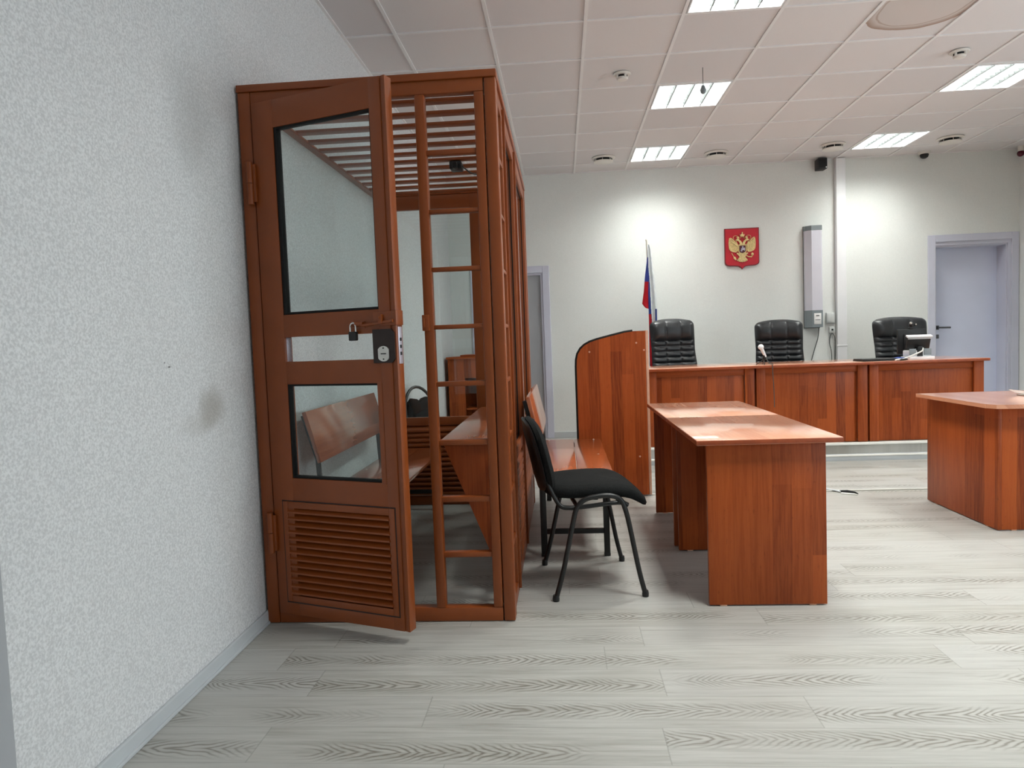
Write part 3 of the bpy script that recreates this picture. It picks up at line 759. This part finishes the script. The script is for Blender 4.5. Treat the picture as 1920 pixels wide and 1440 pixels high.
# ------------------------------------------------------------------ judges' bench
jb = thing('judges_bench', 'long cherry judges bench standing on the pale platform', 'bench', (2.28, 6.9, .15))
obj('worktop', MB().box(.768, 3.80, 6.55, 7.28, .860, .885, .002), M['cherry_top_lit'], jb)
obj('edge_band', MB().box(.766, 3.802, 6.5485, 6.552, .8605, .884, .001), M['cherry_edge'], jb)
units = [(.785, 1.760), (1.777, 2.769), (2.787, 3.785)]
for a, b in units:
    obj('front_panel', MB().box(a+.082, b-.088, 6.640, 6.658, .153, .859, .001), M['cherry_z'], jb)
    obj('pilaster', MB().box(a, a+.080, 6.612, 6.640, .153, .859, .003), M['cherry_z'], jb)
    obj('pilaster', MB().box(b-.086, b, 6.612, 6.640, .153, .859, .003), M['cherry_z'], jb)
    obj('side_panel', MB().box(a, a+.018, 6.641, 7.24, .153, .859, .001), M['cherry_z'], jb)
    obj('side_panel', MB().box(b-.018, b, 6.641, 7.24, .153, .859, .001), M['cherry_z'], jb)
    obj('frieze', MB().box(a+.081, b-.087, 6.628, 6.640, .80, .859, .001), M['cherry_x'], jb)

# ------------------------------------------------------------------ executive chairs
def exec_chair(label, x, y, rz, top, w=.47, three=True):
    """local: faces -y; base on z=0"""
    t = thing('office_chair', label, 'office chair', (x, y, .15), rz, 'black leather chairs behind the judges bench')
    zt = top-.15; zb = .46
    def halfw(v):                        # v 0 bottom .. 1 top
        s = .5*w*(1.10-.16*v) if v < .55 else .5*w*(1.012+.03*math.sin((v-.55)*4))
        if v > .86: s *= (1-((v-.86)/.14)**3.2*.15)
        return s
    def front(u, v):
        uu = 2*u-1; z = zb+(zt-zb)*v; hw = halfw(v)
        if v > .9: z -= (zt-zb)*.034*abs(uu)**2.4*((v-.9)/.1)
        lean = .16*v+.03*math.sin(v*PI)
        yy = .10+lean+.03*uu*uu*0
        # padding
        edge = max(0., 1-abs(uu)**8)*max(0., 1-abs(2*v-1)**24)
        cols = 3 if three else 3
        cu = abs(math.sin(u*cols*PI))**.35
        if v < .69:
            r = abs(math.sin(v/.69*9*PI))**.45; pad = .028*r*(.30+.70*cu)
        else:
            q = (v-.69)/.31; pad = .055*math.sin(min(1, q*1.02)*PI)**.5*(.75+.25*cu) if q < 1 else 0
        side = .035*abs(uu)**3
        return Vector((uu*hw, yy-edge*(pad+.035)-side, z))
    g = MB(); V = g.grid(front, 49, 121)
    back = MB()
    obj('backrest_pad', g, M['leather'], t, local=True, ang=80)
    def rear(u, v):
        a = front(u, v); uu = 2*u-1
        e = (1-abs(uu)**6)*(1-abs(2*v-1)**10)
        q = Vector((a.x, .10+.16*v+.03*math.sin(v*PI)+.075*max(0, e)+.005-.035*abs(uu)**3, a.z)); return q
    g = MB(); g.grid(lambda u, v: rear(1-u, v), 25, 31); obj('backrest_shell', g, M['leather'], t, local=True, ang=80)
    def seat(u, v):
        a = 2*PI*u; R = .26
        sx = math.copysign(abs(math.cos(a))**.55, math.cos(a))*R; sy = math.copysign(abs(math.sin(a))**.55, math.sin(a))*R
        k = math.sin(v*PI)**.5; zz = .38+.11*v+.02*math.sin(v*PI)
        return Vector((sx*(.2+.8*k) if 0 < v < 1 else 0, sy*(.2+.8*k)-.14 if 0 < v < 1 else -.14, zz))
    g = MB(); g.grid(seat, 32, 11, True); obj('seat', g, M['leather'], t, local=True, ang=60)
    for s in (-1, 1):
        obj('armrest', MB().tube([(s*.27, .06, .42), (s*.29, .02, .56), (s*.285, -.10, .63), (s*.28, -.24, .62), (s*.27, -.28, .52), (s*.26, -.26, .42)], .02, 8, 5), M['black_plastic'], t, local=True)
    obj('gas_column', MB().lathe([(0, .08), (.03, .08), (.03, .25), (.018, .26), (.018, .38), (0, .38)], (0, -.08, 0), 'z', 16), M['black_metal'], t, local=True)
    g = MB()
    for k in range(5):
        a = 2*PI*k/5+.3; g.tube([(0, -.08, .10), (.16*math.cos(a), -.08+.16*math.sin(a), .085), (.29*math.cos(a), -.08+.29*math.sin(a), .06)], [.026, .022, .015], 8)
    obj('star_base', g, M['black_plastic'], t, local=True)
    for k in range(5):
        a = 2*PI*k/5+.3; cx, cy = .29*math.cos(a), -.08+.29*math.sin(a)
        g = MB(); g.lathe([(0, -.012), (.026, -.012), (.028, 0), (.026, .012), (0, .012)], (cx, cy, .030), 'x', 14); g.tube([(cx, cy, .03), (cx, cy, .065)], .008, 8)
        obj('caster', g, M['black_plastic'], t, local=True)
    return t
exec_chair('black leather office chair with three-part headrest beside the flag', 1.230, 7.52, math.radians(10), 1.372, .475)
exec_chair('black leather office chair behind the small white microphone', 2.285, 7.52, math.radians(-9), 1.318, .47)
exec_chair('black leather office chair behind the monitor near the right door', 3.66, 7.66, math.radians(7), 1.300, .58)

# ------------------------------------------------------------------ visitor chair
def visitor_chair(label, x, y, rz):
    t = thing('visitor_chair', label, 'chair', (x, y, 0), rz)
    # seat: padded board that bends down at the front (local +x is forward)
    def sz(xx): return .482+.010*math.cos(xx*7)-max(0, xx-.10)**2*3.0 + .06*max(0, -xx-.12)
    def ss(u, v):
        a = 2*PI*u; ex = .5
        cx = math.copysign(abs(math.cos(a))**ex, math.cos(a)); cy = math.copysign(abs(math.sin(a))**ex, math.sin(a))
        k = (0, .55, .86, .97, 1., .98, .93, .55, 0)[v_i(v)]; dz = (.032, .030, .025, .014, -.004, -.022, -.032, -.036, -.036)[v_i(v)]
        xx = .015+.245*cx*k; yy = .235*cy*k*(1-.06*max(0, -cx))
        return Vector((xx, yy, sz(xx)+dz))
    def v_i(v): return int(round(v*8))
    g = MB(); g.grid(ss, 48, 9, True); obj('seat', g, M['black_fabric'], t, local=True, ang=60)
    # backrest pad and its plastic shell
    def bk(off, sc, thick):
        def fn(u, v):
            a = 2*PI*u; ex = .62
            cy = math.copysign(abs(math.cos(a))**ex, math.cos(a)); cz = math.copysign(abs(math.sin(a))**ex, math.sin(a))
            i = int(round(v*6)); k = (0, .6, .9, 1., .97, .6, 0)[i]*sc; d = (.5, .48, .36, 0, -.3, -.42, -.44)[i]*thick
            yy = .225*cy*k*(1-.06*cz); zz = .645+.175*cz*k
            tt = (zz-.47)/.35
            xx = -.222-.072*tt+off+d+ .05*(yy/.225)**2*.5
            return Vector((xx, yy, zz))
        return fn
    g = MB(); g.grid(bk(.012, 1., .064), 44, 7, True); obj('backrest', g, M['black_fabric'], t, local=True, ang=60)
    g = MB(); g.grid(bk(-.016, .985, .034), 44, 7, True); obj('back_shell', g, M['black_plastic'], t, local=True, ang=60)
    for s in (-1, 1):
        obj('leg_loop', MB().tube([(-.205, s*.262, .012), (-.165, s*.262, .15), (-.118, s*.258, .35), (-.098, s*.256, .42), (-.06, s*.255, .459), (0, s*.255, .472), (.06, s*.255, .472), (.105, s*.256, .452), (.125, s*.258, .405), (.142, s*.259, .33), (.178, s*.262, .13), (.205, s*.262, .012)], .0115, 10, 4), M['black_metal'], t, local=True)
        g = MB()
        for xx in (-.207, .207): g.lathe([(0, 0), (.015, 0), (.016, .012), (.0135, .028), (0, .028)], (xx*.995, s*.262, .0005), 'z', 12)
        obj('foot', g, M['black_plastic'], t, local=True)
        obj('back_support', MB().tube([(-.262, s*.17, .70), (-.246, s*.18, .60), (-.208, s*.20, .50), (-.17, s*.215, .43), (-.13, s*.225, .418), (-.06, s*.225, .420), (.10, s*.225, .432), (.145, s*.22, .418)], .0105, 10, 4), M['black_metal'], t, local=True)
    obj('cross_tube', MB().tube([(-.092, -.256, .425), (-.092, .256, .425)], .010, 8).tube([(.105, -.256, .440), (.105, .256, .440)], .010, 8), M['black_metal'], t, local=True)
    return t
visitor_chair('black fabric chair on four black legs beside the cage', .107, 3.423, math.radians(7.0))

# ------------------------------------------------------------------ furniture behind the cage
ch = thing('stacking_chair', 'black chair with an arched back seen through the cage', 'chair', (-1.185, 5.85, 0), math.radians(62))
def arch(t_, r=.19): return None
AR = [(-.20, .0, .42)] + [(-.20*math.cos(a), .02+.10*math.sin(a)*.6, .58+.255*math.sin(a)) for a in [PI*i/14 for i in range(15)]] + [(.20, .0, .42)]
obj('back_frame', MB().tube(AR, .013, 8), M['black_metal'], ch, local=True)
g = MB(); pts = [(-.172, .46), (.172, .46), (.175, .60), (.155, .70), (.10, .745), (.04, .735), (0, .71), (-.04, .735), (-.10, .745), (-.155, .70), (-.175, .60)]
g.prism(pts, lambda u, v, d: (u, .02+.06*max(0, (v-.46))*.8+d, v), 0, .03); obj('backrest', g, M['black_fabric'], ch, local=True)
obj('seat', MB().box(-.21, .21, -.42, .0, .42, .465, .02, 3), M['black_fabric'], ch, local=True)
for sx in (-1, 1):
    obj('leg', MB().tube([(sx*.2, 0, .43), (sx*.22, .06, .002)], .011, 8), M['black_metal'], ch, local=True)
    obj('leg', MB().tube([(sx*.2, -.38, .43), (sx*.22, -.42, .002)], .011, 8), M['black_metal'], ch, local=True)

lc = thing('lectern', 'tall cherry lectern with a dark open shelf behind the cage', 'lectern', (-1.02, 7.9, 0))
obj('side_panel', MB().box(-1.285, -1.262, 7.80, 8.20, .003, 1.015, .002), M['cherry_z'], lc)
obj('side_panel', MB().box(-.80, -.777, 7.80, 8.20, .003, 1.015, .002), M['cherry_z'], lc)
obj('back_panel', MB().box(-1.262, -.80, 8.18, 8.20, .003, 1.015, .001), M['cherry_z'], lc)
obj('front_panel', MB().box(-1.262, -1.10, 7.802, 7.822, .003, 1.015, .001).box(-1.10, -.80, 7.802, 7.822, .80, 1.015, .001), M['cherry_z'], lc)
obj('top', MB().box(-1.30, -.76, 7.77, 8.22, 1.015, 1.040, .003), M['cherry_x'], lc)
obj('raised_top', MB().box(-1.14, -.78, 7.79, 8.20, 1.041, 1.060, .003), M['cherry_x'], lc)
obj('shelf', MB().box(-1.099, -.80, 7.823, 8.18, .44, .46, .001), M['cherry_x'], lc)

# ------------------------------------------------------------------ flag
fl = thing('flag', 'white blue and red flag hanging furled on its pole', 'flag', (1.045, 8.22, .15))
obj('base', MB().lathe([(0, 0), (.16, 0), (.165, .012), (.12, .03), (.04, .045), (.022, .09), (0, .09)], (1.045, 8.22, .151), 'z', 28), M['black_metal'], fl)
obj('pole', MB().tube([(1.045, 8.22, .22), (1.005, 8.22, 2.285)], .011, 12), M['pole'], fl)
obj('finial', MB().lathe([(0, 0), (.016, .002), (.014, .014), (0, .02)], (1.005, 8.22, 2.284), 'z', 14), M['pole'], fl)
# drop of the cloth: left/right limits and colour borders by height
def interp(tab, z):
    for (z0, v0), (z1, v1) in zip(tab, tab[1:]):
        if z <= z0 and z >= z1:
            t_ = (z0-z)/(z0-z1); return tuple(a+(b-a)*t_ for a, b in zip(v0, v1)) if isinstance(v0, tuple) else v0+(v1-v0)*t_
    return tab[-1][1]
#        z     (left, a, right)  cloth to the right: blue|white border a
RT = [(2.235, (1.010, 1.010, 1.030)), (2.18, (1.008, 1.010, 1.048)), (2.00, (1.006, 1.012, 1.062)), (1.86, (1.004, 1.024, 1.078)), (1.70, (1.004, 1.030, 1.090)), (1.50, (1.003, 1.036, 1.098)), (1.36, (1.003, 1.044, 1.096)), (1.00, (1.00, 1.05, 1.10)), (.72, (1.00, 1.05, 1.09))]
def right_fn(u, v):
    z = 2.235-1.51*v; l, a, r = interp(RT, z); x = l+(r-l)*u
    return Vector((x, 8.20-.020*math.sin(u*PI*2.2+z*1.5)-.012*math.sin(u*9), z))
def right_m(u, v):
    z = 2.235-1.51*v; l, a, r = interp(RT, z); x = l+(r-l)*u
    if x < a: return 2 if (z < 1.44 and x < a-.002) else 1
    if z < 1.50 and x > r-.022: return 1
    return 0
g = MB(); g.grid(right_fn, 31, 110, False, right_m); bmesh.ops.solidify(g.bm, geom=g.bm.faces[:], thickness=.004)
obj('cloth', g, [M['cloth_white'], M['cloth_blue'], M['cloth_red']], fl, ang=70)
LT = [(2.09, (1.000, 1.014)), (1.98, (.985, 1.012)), (1.86, (.968, 1.012)), (1.70, (.952, 1.010)), (1.565, (.930, 1.008)), (1.52, (.962, 1.008)), (1.505, (.998, 1.006))]
def left_fn(u, v):
    z = 2.09-.585*v; l, r = interp(LT, z); return Vector((l+(r-l)*u, 8.180-.012*math.sin(u*PI*1.5+.4), z))
g = MB(); g.grid(left_fn, 13, 50, False, lambda u, v: 0 if 2.09-.585*v > 1.815 else 1); bmesh.ops.solidify(g.bm, geom=g.bm.faces[:], thickness=.004)
obj('cloth_fold', g, [M['cloth_blue'], M['cloth_red']], fl, ang=70)

# ------------------------------------------------------------------ coat of arms on the back wall
em = thing('coat_of_arms', 'red shield with a golden double-headed eagle on the back wall', 'emblem', (2.14, YB, 1.94))
EX, EZ, ES = 2.141, 2.187, .000447        # centre and metres per drawing unit (drawing 1920 wide crop)
def ew(u, v, d): return (EX+(u-966)*ES, YB-d, EZ-(v-740)*ES)
sh_out = [(522, 232), (1408, 232), (1408, 1120), (1396, 1165), (1360, 1195), (1300, 1212), (1150, 1218), (1060, 1228), (1000, 1262), (966, 1300), (932, 1262), (872, 1228), (780, 1218), (640, 1212), (575, 1195), (535, 1165), (522, 1120)]
def shrink(p, k, cx=966, cy=720): return [(cx+(u-cx)*k, cy+(v-cy)*k) for u, v in p]
obj('shield', MB().prism(sh_out, ew, .0003, .020), M['shield_rim'], em, smooth=False)
obj('shield_field', MB().prism(shrink(sh_out, .955), ew, .020, .0235), M['shield_red'], em, smooth=False)
g = MB()
def mir(p): return [(1932-u, v) for u, v in p]
def both(p, a, b): g.prism(p, ew, a, b); g.prism(mir(p)[::-1], ew, a, b)
# wings: a shoulder and seven feathers
both([(880, 700), (850, 640), (790, 610), (720, 590), (680, 560), (655, 480), (640, 478), (625, 540), (618, 620), (622, 700), (632, 770), (668, 820), (730, 850), (800, 858), (860, 830), (890, 780)], .024, .034)
for k in range(8):
    t0 = k/7; a = (655-34*math.sin(t0*2.6)+t0*t0*150, 470+t0*395); b = (850, 650+t0*120)
    dx, dy = b[0]-a[0], b[1]-a[1]; L = math.hypot(dx, dy); nx, ny = -dy/L*15, dx/L*15
    both([(a[0], a[1]), (a[0]+dx*.15+nx, a[1]+dy*.15+ny), (b[0]+nx*.6, b[1]+ny*.6), (b[0]-nx*.6, b[1]-ny*.6), (a[0]+dx*.15-nx, a[1]+dy*.15-ny)], .034, .039)
both([(660, 470), (690, 560), (760, 610), (830, 670), (850, 700), (825, 705), (760, 650), (690, 600), (655, 540)], .039, .045)
# necks, heads, beaks
both([(966, 690), (960, 620), (935, 575), (905, 548), (870, 540), (850, 556), (870, 580), (895, 620), (905, 690)], .034, .044)
both([(905, 560), (880, 520), (850, 505), (825, 512), (812, 530), (772, 545), (812, 556), (835, 566), (870, 570)], .036, .048)
both([(800, 575), (815, 568), (835, 600), (825, 606)], .030, .036)
# two small crowns and the large one with ribbons
both([(828, 500), (820, 455), (842, 470), (852, 445), (866, 470), (886, 455), (878, 500)], .034, .046)
g.prism([(925, 465), (900, 395), (935, 410), (955, 375), (950, 355), (966, 340), (982, 355), (977, 375), (997, 410), (1032, 395), (1007, 465)], ew, .034, .048)
for sg in (1, -1):
    q = [(966-sg*(966-u), v) for u, v in ((940, 470), (900, 500), (880, 470), (830, 430), (770, 430), (745, 455), (740, 500), (760, 520))]
    g.tube([ew(u, v, .033) for u, v in q], .0028, 6, 4)
# body, legs, tail
g.prism([(880, 660), (1052, 660), (1075, 740), (1065, 850), (1020, 930), (966, 950), (912, 930), (867, 850), (857, 740)], ew, .024, .040)
both([(905, 880), (870, 880), (835, 870), (812, 895), (850, 920), (880, 965), (905, 990), (930, 950)], .026, .038)
for k in range(7):
    a = -.62+k*.207; tx, ty = 966+math.sin(a)*210, 905+math.cos(a)*205
    nx, ny = math.cos(a)*17, -math.sin(a)*17
    g.prism([(966-nx*.5, 905-ny*.5), (tx-nx, ty-ny), (tx+math.sin(a)*12, ty+math.cos(a)*12), (tx+nx, ty+ny), (966+nx*.5, 905+ny*.5)], ew, .026, .037-.001*abs(k-3))
# sceptre on the left, orb on the right
g.tube([ew(690, 870, .032), ew(750, 980, .034), ew(800, 1060, .034)], .0042, 8)
g.prism([(735, 985), (770, 965), (800, 1010), (812, 1060), (770, 1050), (740, 1020)], ew, .030, .040)
g.tube([ew(1060, 950, .03), ew(1120, 985, .032), ew(1200, 990, .032), ew(1225, 950, .032)], .006, 8)
g.sphere(ew(1222, 922, .036), .0165, (1, .6, 1)); g.prism([(1214, 880), (1232, 880), (1232, 905), (1214, 905)], ew, .03, .038)
obj('eagle', g, M['gold'], em, smooth=False)
obj('breast_shield', MB().prism([(888, 690), (1044, 690), (1044, 830), (1030, 862), (966, 884), (902, 862), (888, 830)], ew, .040, .047), M['shield_dark'], em, smooth=False)
g = MB()
for poly in ([(925, 800), (935, 760), (965, 745), (1000, 755), (1022, 745), (1030, 790), (1018, 840), (1005, 810), (960, 812), (950, 850), (932, 845)], [(950, 760), (950, 715), (975, 705), (990, 730), (985, 765)], [(900, 830), (960, 770), (965, 776), (908, 838)]):
    g.prism(poly, ew, .047, .050)
obj('rider_relief', g, M['silver'], em, smooth=False)

# ------------------------------------------------------------------ wall devices
t = thing('air_recirculator', 'tall white wall air purifier with grey ends on the back wall', 'air purifier', (2.93, YB, 1.22))
def rec(z0, z1, grow=0.): 
    x0, x1 = 2.846-grow, 3.022+grow
    return [(x0, YB-.004), (x0, YB-.060-grow), (x0+.055, YB-.118-grow), (x1-.012, YB-.118-grow), (x1, YB-.106-grow), (x1, YB-.004)]
fz = lambda u, v, d: (u, v, d)
obj('body', MB().prism(rec(0, 0), fz, 1.42, 2.338), M['body_white'], t, smooth=False)
obj('end_cap', MB().prism(rec(0, 0, .002), fz, 2.338, 2.392), M['grey_plastic'], t, smooth=False)
obj('end_cap', MB().prism(rec(0, 0, .002), fz, 1.222, 1.42), M['grey_plastic'], t, smooth=False)
obj('back_plate', MB().box(2.842, 3.026, YB-.012, YB-.0003, 1.215, 2.398, .002), M['cable_grey'], t)
lb = obj('label_plate', MB().box(2.920, 3.000, YB-.1225, YB-.1195, 1.258, 1.385, .0005), M['paper'], t, label='white printed label')
obj('print_line', MB().box(2.942, 2.978, YB-.1235, YB-.1225, 1.350, 1.362).box(2.932, 2.99, YB-.1235, YB-.1225, 1.305, 1.311), M['cable_grey'], lb)
obj('mains_cable', MB().tube([(2.995, YB-.06, 1.224), (2.985, YB-.05, 1.10), (2.945, YB-.035, .95), (2.905, YB-.03, .78), (2.90, YB-.03, .60)], .005, 8, 5), M['cable_grey'], t)

t = thing('switch_box', 'small white box on the back wall left of the duct', 'box', (3.14, YB, 1.26))
obj('case', MB().box(3.092, 3.188, YB-.034, YB-.001, 1.262, 1.388, .006), M['light_plastic'], t)
obj('lid', MB().box(3.100, 3.180, YB-.038, YB-.034, 1.272, 1.378, .002), M['light_plastic'], t)
t = thing('wall_socket', 'small white wall socket with two hanging dark cables', 'socket', (3.155, YB, 1.13))
obj('plate', MB().box(3.126, 3.186, YB-.028, YB-.001, 1.150, 1.222, .004), M['light_plastic'], t)
obj('jack', MB().box(3.148, 3.170, YB-.030, YB-.028, 1.178, 1.198, .001), M['dark'], t)
for k, (xa, xb) in enumerate(((3.140, 3.150), (3.172, 3.184))):
    obj('cable', MB().tube([(3.156, YB-.02, 1.152), (xa-.008+.016*k, YB-.03, 1.11), (xa-.014+.03*k, YB-.025, 1.03), (xb+.004*k, YB-.02, .90), (xb, YB-.02, .60)], .0045, 8, 5), M['cable_grey'], t)
t = thing('speaker', 'small black loudspeaker at the ceiling left of the duct', 'speaker', (3.03, YB-.07, 3.01))
obj('cabinet', MB().box(2.985, 3.085, YB-.13, YB-.0005, 3.025, 3.148, .008), M['black_plastic'], t)
obj('grille', MB().box(2.992, 3.078, YB-.135, YB-.13, 3.04, 3.14, .002), M['dark'], t)
obj('badge', MB().box(3.062, 3.076, YB-.1385, YB-.135, 3.034, 3.046, .003), M['chrome'], t)

# ------------------------------------------------------------------ things on the judges' bench
TZ = .8855
t = thing('microphone', 'white microphone on a small black tripod on the judges bench', 'microphone', (1.86, 6.66, TZ))
obj('head', MB().sphere((1.834, 6.655, 1.052), .026), M['white_plastic'], t)
obj('body', MB().tube([(1.838, 6.656, 1.040), (1.858, 6.66, 1.00), (1.876, 6.665, .960)], [.017, .014, .011], 12), M['white_plastic'], t)
obj('clip', MB().tube([(1.866, 6.664, .975), (1.866, 6.668, .935)], .012, 10), M['black_plastic'], t)
g = MB()
for ex, ey in ((1.785, 6.65), (1.94, 6.63), (1.865, 6.73), (1.845, 6.60)):
    g.tube([(1.866, 6.667, .940), (ex, ey, TZ+.004)], .0035, 6)
obj('tripod', g, M['black_plastic'], t)
obj('cable', MB().tube([(1.876, 6.665, .960), (1.895, 6.62, .905), (1.90, 6.57, .8935), (1.902, 6.545, .8905), (1.9025, 6.5405, .880), (1.905, 6.539, .80), (1.912, 6.541, .66), (1.915, 6.543, .5)], .0035, 6, 5), M['cable_grey'], t)

t = thing('monitor', 'black monitor with a webcam seen from behind on the bench', 'monitor', (3.27, 6.88, TZ))
obj('screen', MB().box(3.150, 3.405, 6.86, 6.885, .935, 1.165, .005), M['black_plastic'], t)
obj('rear_cover', MB().box(3.20, 3.355, 6.845, 6.862, .96, 1.12, .008), M['black_plastic'], t)
obj('stand', MB().box(3.25, 3.30, 6.875, 6.90, TZ+.01, .98, .004).box(3.18, 3.37, 6.84, 6.99, TZ, TZ+.012, .004), M['black_plastic'], t)
wc = obj('webcam', MB().sphere((3.275, 6.868, 1.205), .022).box(3.255, 3.297, 6.862, 6.886, 1.165, 1.185, .004).box(3.300, 3.325, 6.862, 6.876, 1.19, 1.22, .004), M['black_plastic'], t)
obj('webcam_ring', MB().tube([(3.262+.010*math.cos(a), 6.846, 1.222+.006*math.sin(a)) for a in [2*PI*i/12 for i in range(12)]], .004, 6, closed=True).sphere((3.315, 6.86, 1.208), .007), M['steel'], wc)
obj('cable', MB().tube([(3.405, 6.90, 1.10), (3.43, 6.91, 1.02), (3.445, 6.91, .93), (3.43, 6.93, TZ+.004)], .004, 6, 5), M['cable_white'], t)

t = thing('desk_terminal', 'white and black desk terminal seen from behind before the monitor', 'terminal', (3.25, 6.70, TZ))
obj('base', MB().box(3.145, 3.365, 6.62, 6.80, TZ, TZ+.03, .006), M['white_plastic'], t)
obj('housing', MB().box(3.155, 3.355, 6.66, 6.78, TZ+.03, TZ+.085, .008), M['white_plastic'], t)
obj('grille', MB().box(3.158, 3.215, 6.652, 6.662, TZ+.04, TZ+.10, .002).box(3.285, 3.350, 6.652, 6.662, TZ+.04, TZ+.10, .002), M['grey_plastic'], t)
obj('neck', MB().box(3.228, 3.272, 6.645, 6.70, TZ+.03, TZ+.12, .003), M['black_plastic'], t)
mx = Matrix.Translation((3.252, 6.69, TZ+.155)) @ Matrix.Rotation(math.radians(18), 4, 'X')
obj('display', MB().obox((.205, .022, .115), mx, .005), M['black_plastic'], t)
mx2 = Matrix.Translation((3.252, 6.672, TZ+.213)) @ Matrix.Rotation(math.radians(18), 4, 'X')
obj('trim', MB().obox((.222, .045, .016), mx2, .004).obox((.20, .012, .008), Matrix.Translation((3.252, 6.668, TZ+.192)), .002), M['white_plastic'], t)

la = thing('closed_laptop', 'flat black closed laptop lying on the judges bench', 'laptop', (2.95, 6.78, TZ))
obj('base', MB().box(2.73, 3.045, 6.62, 6.84, TZ, TZ+.011, .003), M['black_plastic'], la)
obj('lid', MB().box(2.732, 3.043, 6.622, 6.838, TZ+.012, TZ+.021, .003), M['black_plastic'], la)
mo = obj('computer_mouse', MB().sphere((3.075, 6.605, TZ+.010), .030, (1.5, .9, .36)), M['black_plastic']); setprops(mo, 'small black computer mouse before the laptop', 'mouse')
bc = obj('folder', MB().obox((.082, .18, .004), Matrix.Translation((3.096, 6.745, TZ+.013)) @ Matrix.Rotation(math.radians(-13), 4, 'Y'), .001), M['blue_card']); setprops(bc, 'thin blue folder leaning beside the closed laptop', 'folder')
wcb = obj('ribbon_cable', MB().tube([(3.268, 6.635, .990), (3.245, 6.61, .965), (3.16, 6.60, .930), (3.08, 6.595, .902), (3.02, 6.59, TZ+.010), (3.00, 6.585, TZ+.006)], .006, 8, 5), M['cable_white']); setprops(wcb, 'white cable sloping down from the desk terminal', 'cable')

# floor cable with a torn cover near the desks
t = thing('floor_cable', 'grey cable cover with a dark torn end on the floor', 'cable', (2.0, 5.25, 0))
obj('cover', MB().tube([(1.55, 5.62, .006), (1.80, 5.46, .008), (1.955, 5.27, .010), (1.99, 5.215, .008)], .012, 8, 4, sq=.5), M['base'], t)
obj('torn_end', MB().tube([(1.985, 5.225, .009), (2.03, 5.20, .012), (2.075, 5.175, .008), (2.085, 5.15, .004)], [.008, .011, .007, .003], 8), M['dark'], t)
obj('flap', MB().prism([(1.97, 5.17), (2.075, 5.12), (2.06, 5.16), (1.99, 5.20)], fz, .002, .006), M['nosing'], t)
es = thing('edge_strip', 'thin floor strip along the front of the pale covering', 'floor strip', (2.5, 5.26, 0))
obj('strip', MB().box(-.08, XR-.004, 5.264, 5.2745, .0005, .009, .003), M['nosing'], es)

# ------------------------------------------------------------------ light
def area(name, loc, rot, sx, sy, power, color, spread=180):
    l = bpy.data.lights.new(name, 'AREA'); l.shape = 'RECTANGLE'; l.size = sx; l.size_y = sy; l.energy = power; l.color = color
    l.spread = math.radians(spread)
    o = bpy.data.objects.new(name, l); COL.objects.link(o); o.location = loc; o.rotation_euler = rot; return o
LP = 50.
for key, (cx, cy) in LC.items():
    area('lamp_light', (cx, cy, H+.075), (0, 0, 0), .54, .54, LP*{-4: 1.2, -1: .95, 2: .95, 5: .88}[key[1]], (.975, 1., .95), 142)
for i, (a, b) in enumerate(WIN):
    area('daylight', (XR+.24, (a+b)/2, 1.73), (0, math.radians(90), 0), 1.7, b-a-.05, 50., (.91, .94, 1.))
w = bpy.data.worlds.new('world'); S.world = w; w.use_nodes = True
w.node_tree.nodes['Background'].inputs[0].default_value = (.75, .85, 1, 1); w.node_tree.nodes['Background'].inputs[1].default_value = 1.2

# ------------------------------------------------------------------ camera
cam = bpy.data.cameras.new('camera'); co = bpy.data.objects.new('camera', cam); COL.objects.link(co)
R_ = Vector((0.996785523854665, 0.07077434121329187, -0.03754480070003803)); U_ = Vector((0.03314060664411174, 0.06240785880233762, 0.9975003555643316)); F_ = Vector((-0.07294052114593985, 0.9955381719379384, -0.059861745626290215))
mw = Matrix(((R_.x, U_.x, -F_.x, 0), (R_.y, U_.y, -F_.y, 0), (R_.z, U_.z, -F_.z, 1.18633), (0, 0, 0, 1)))
co.matrix_world = mw
cam.sensor_width = 36; cam.sensor_fit = 'HORIZONTAL'; cam.lens = 1316.598/1920*36; cam.clip_start = .02
S.camera = co
S.view_settings.view_transform = 'Standard'; S.view_settings.look = 'None'; S.view_settings.gamma = 1; S.view_settings.exposure = .10; S.view_settings.use_curve_mapping = False
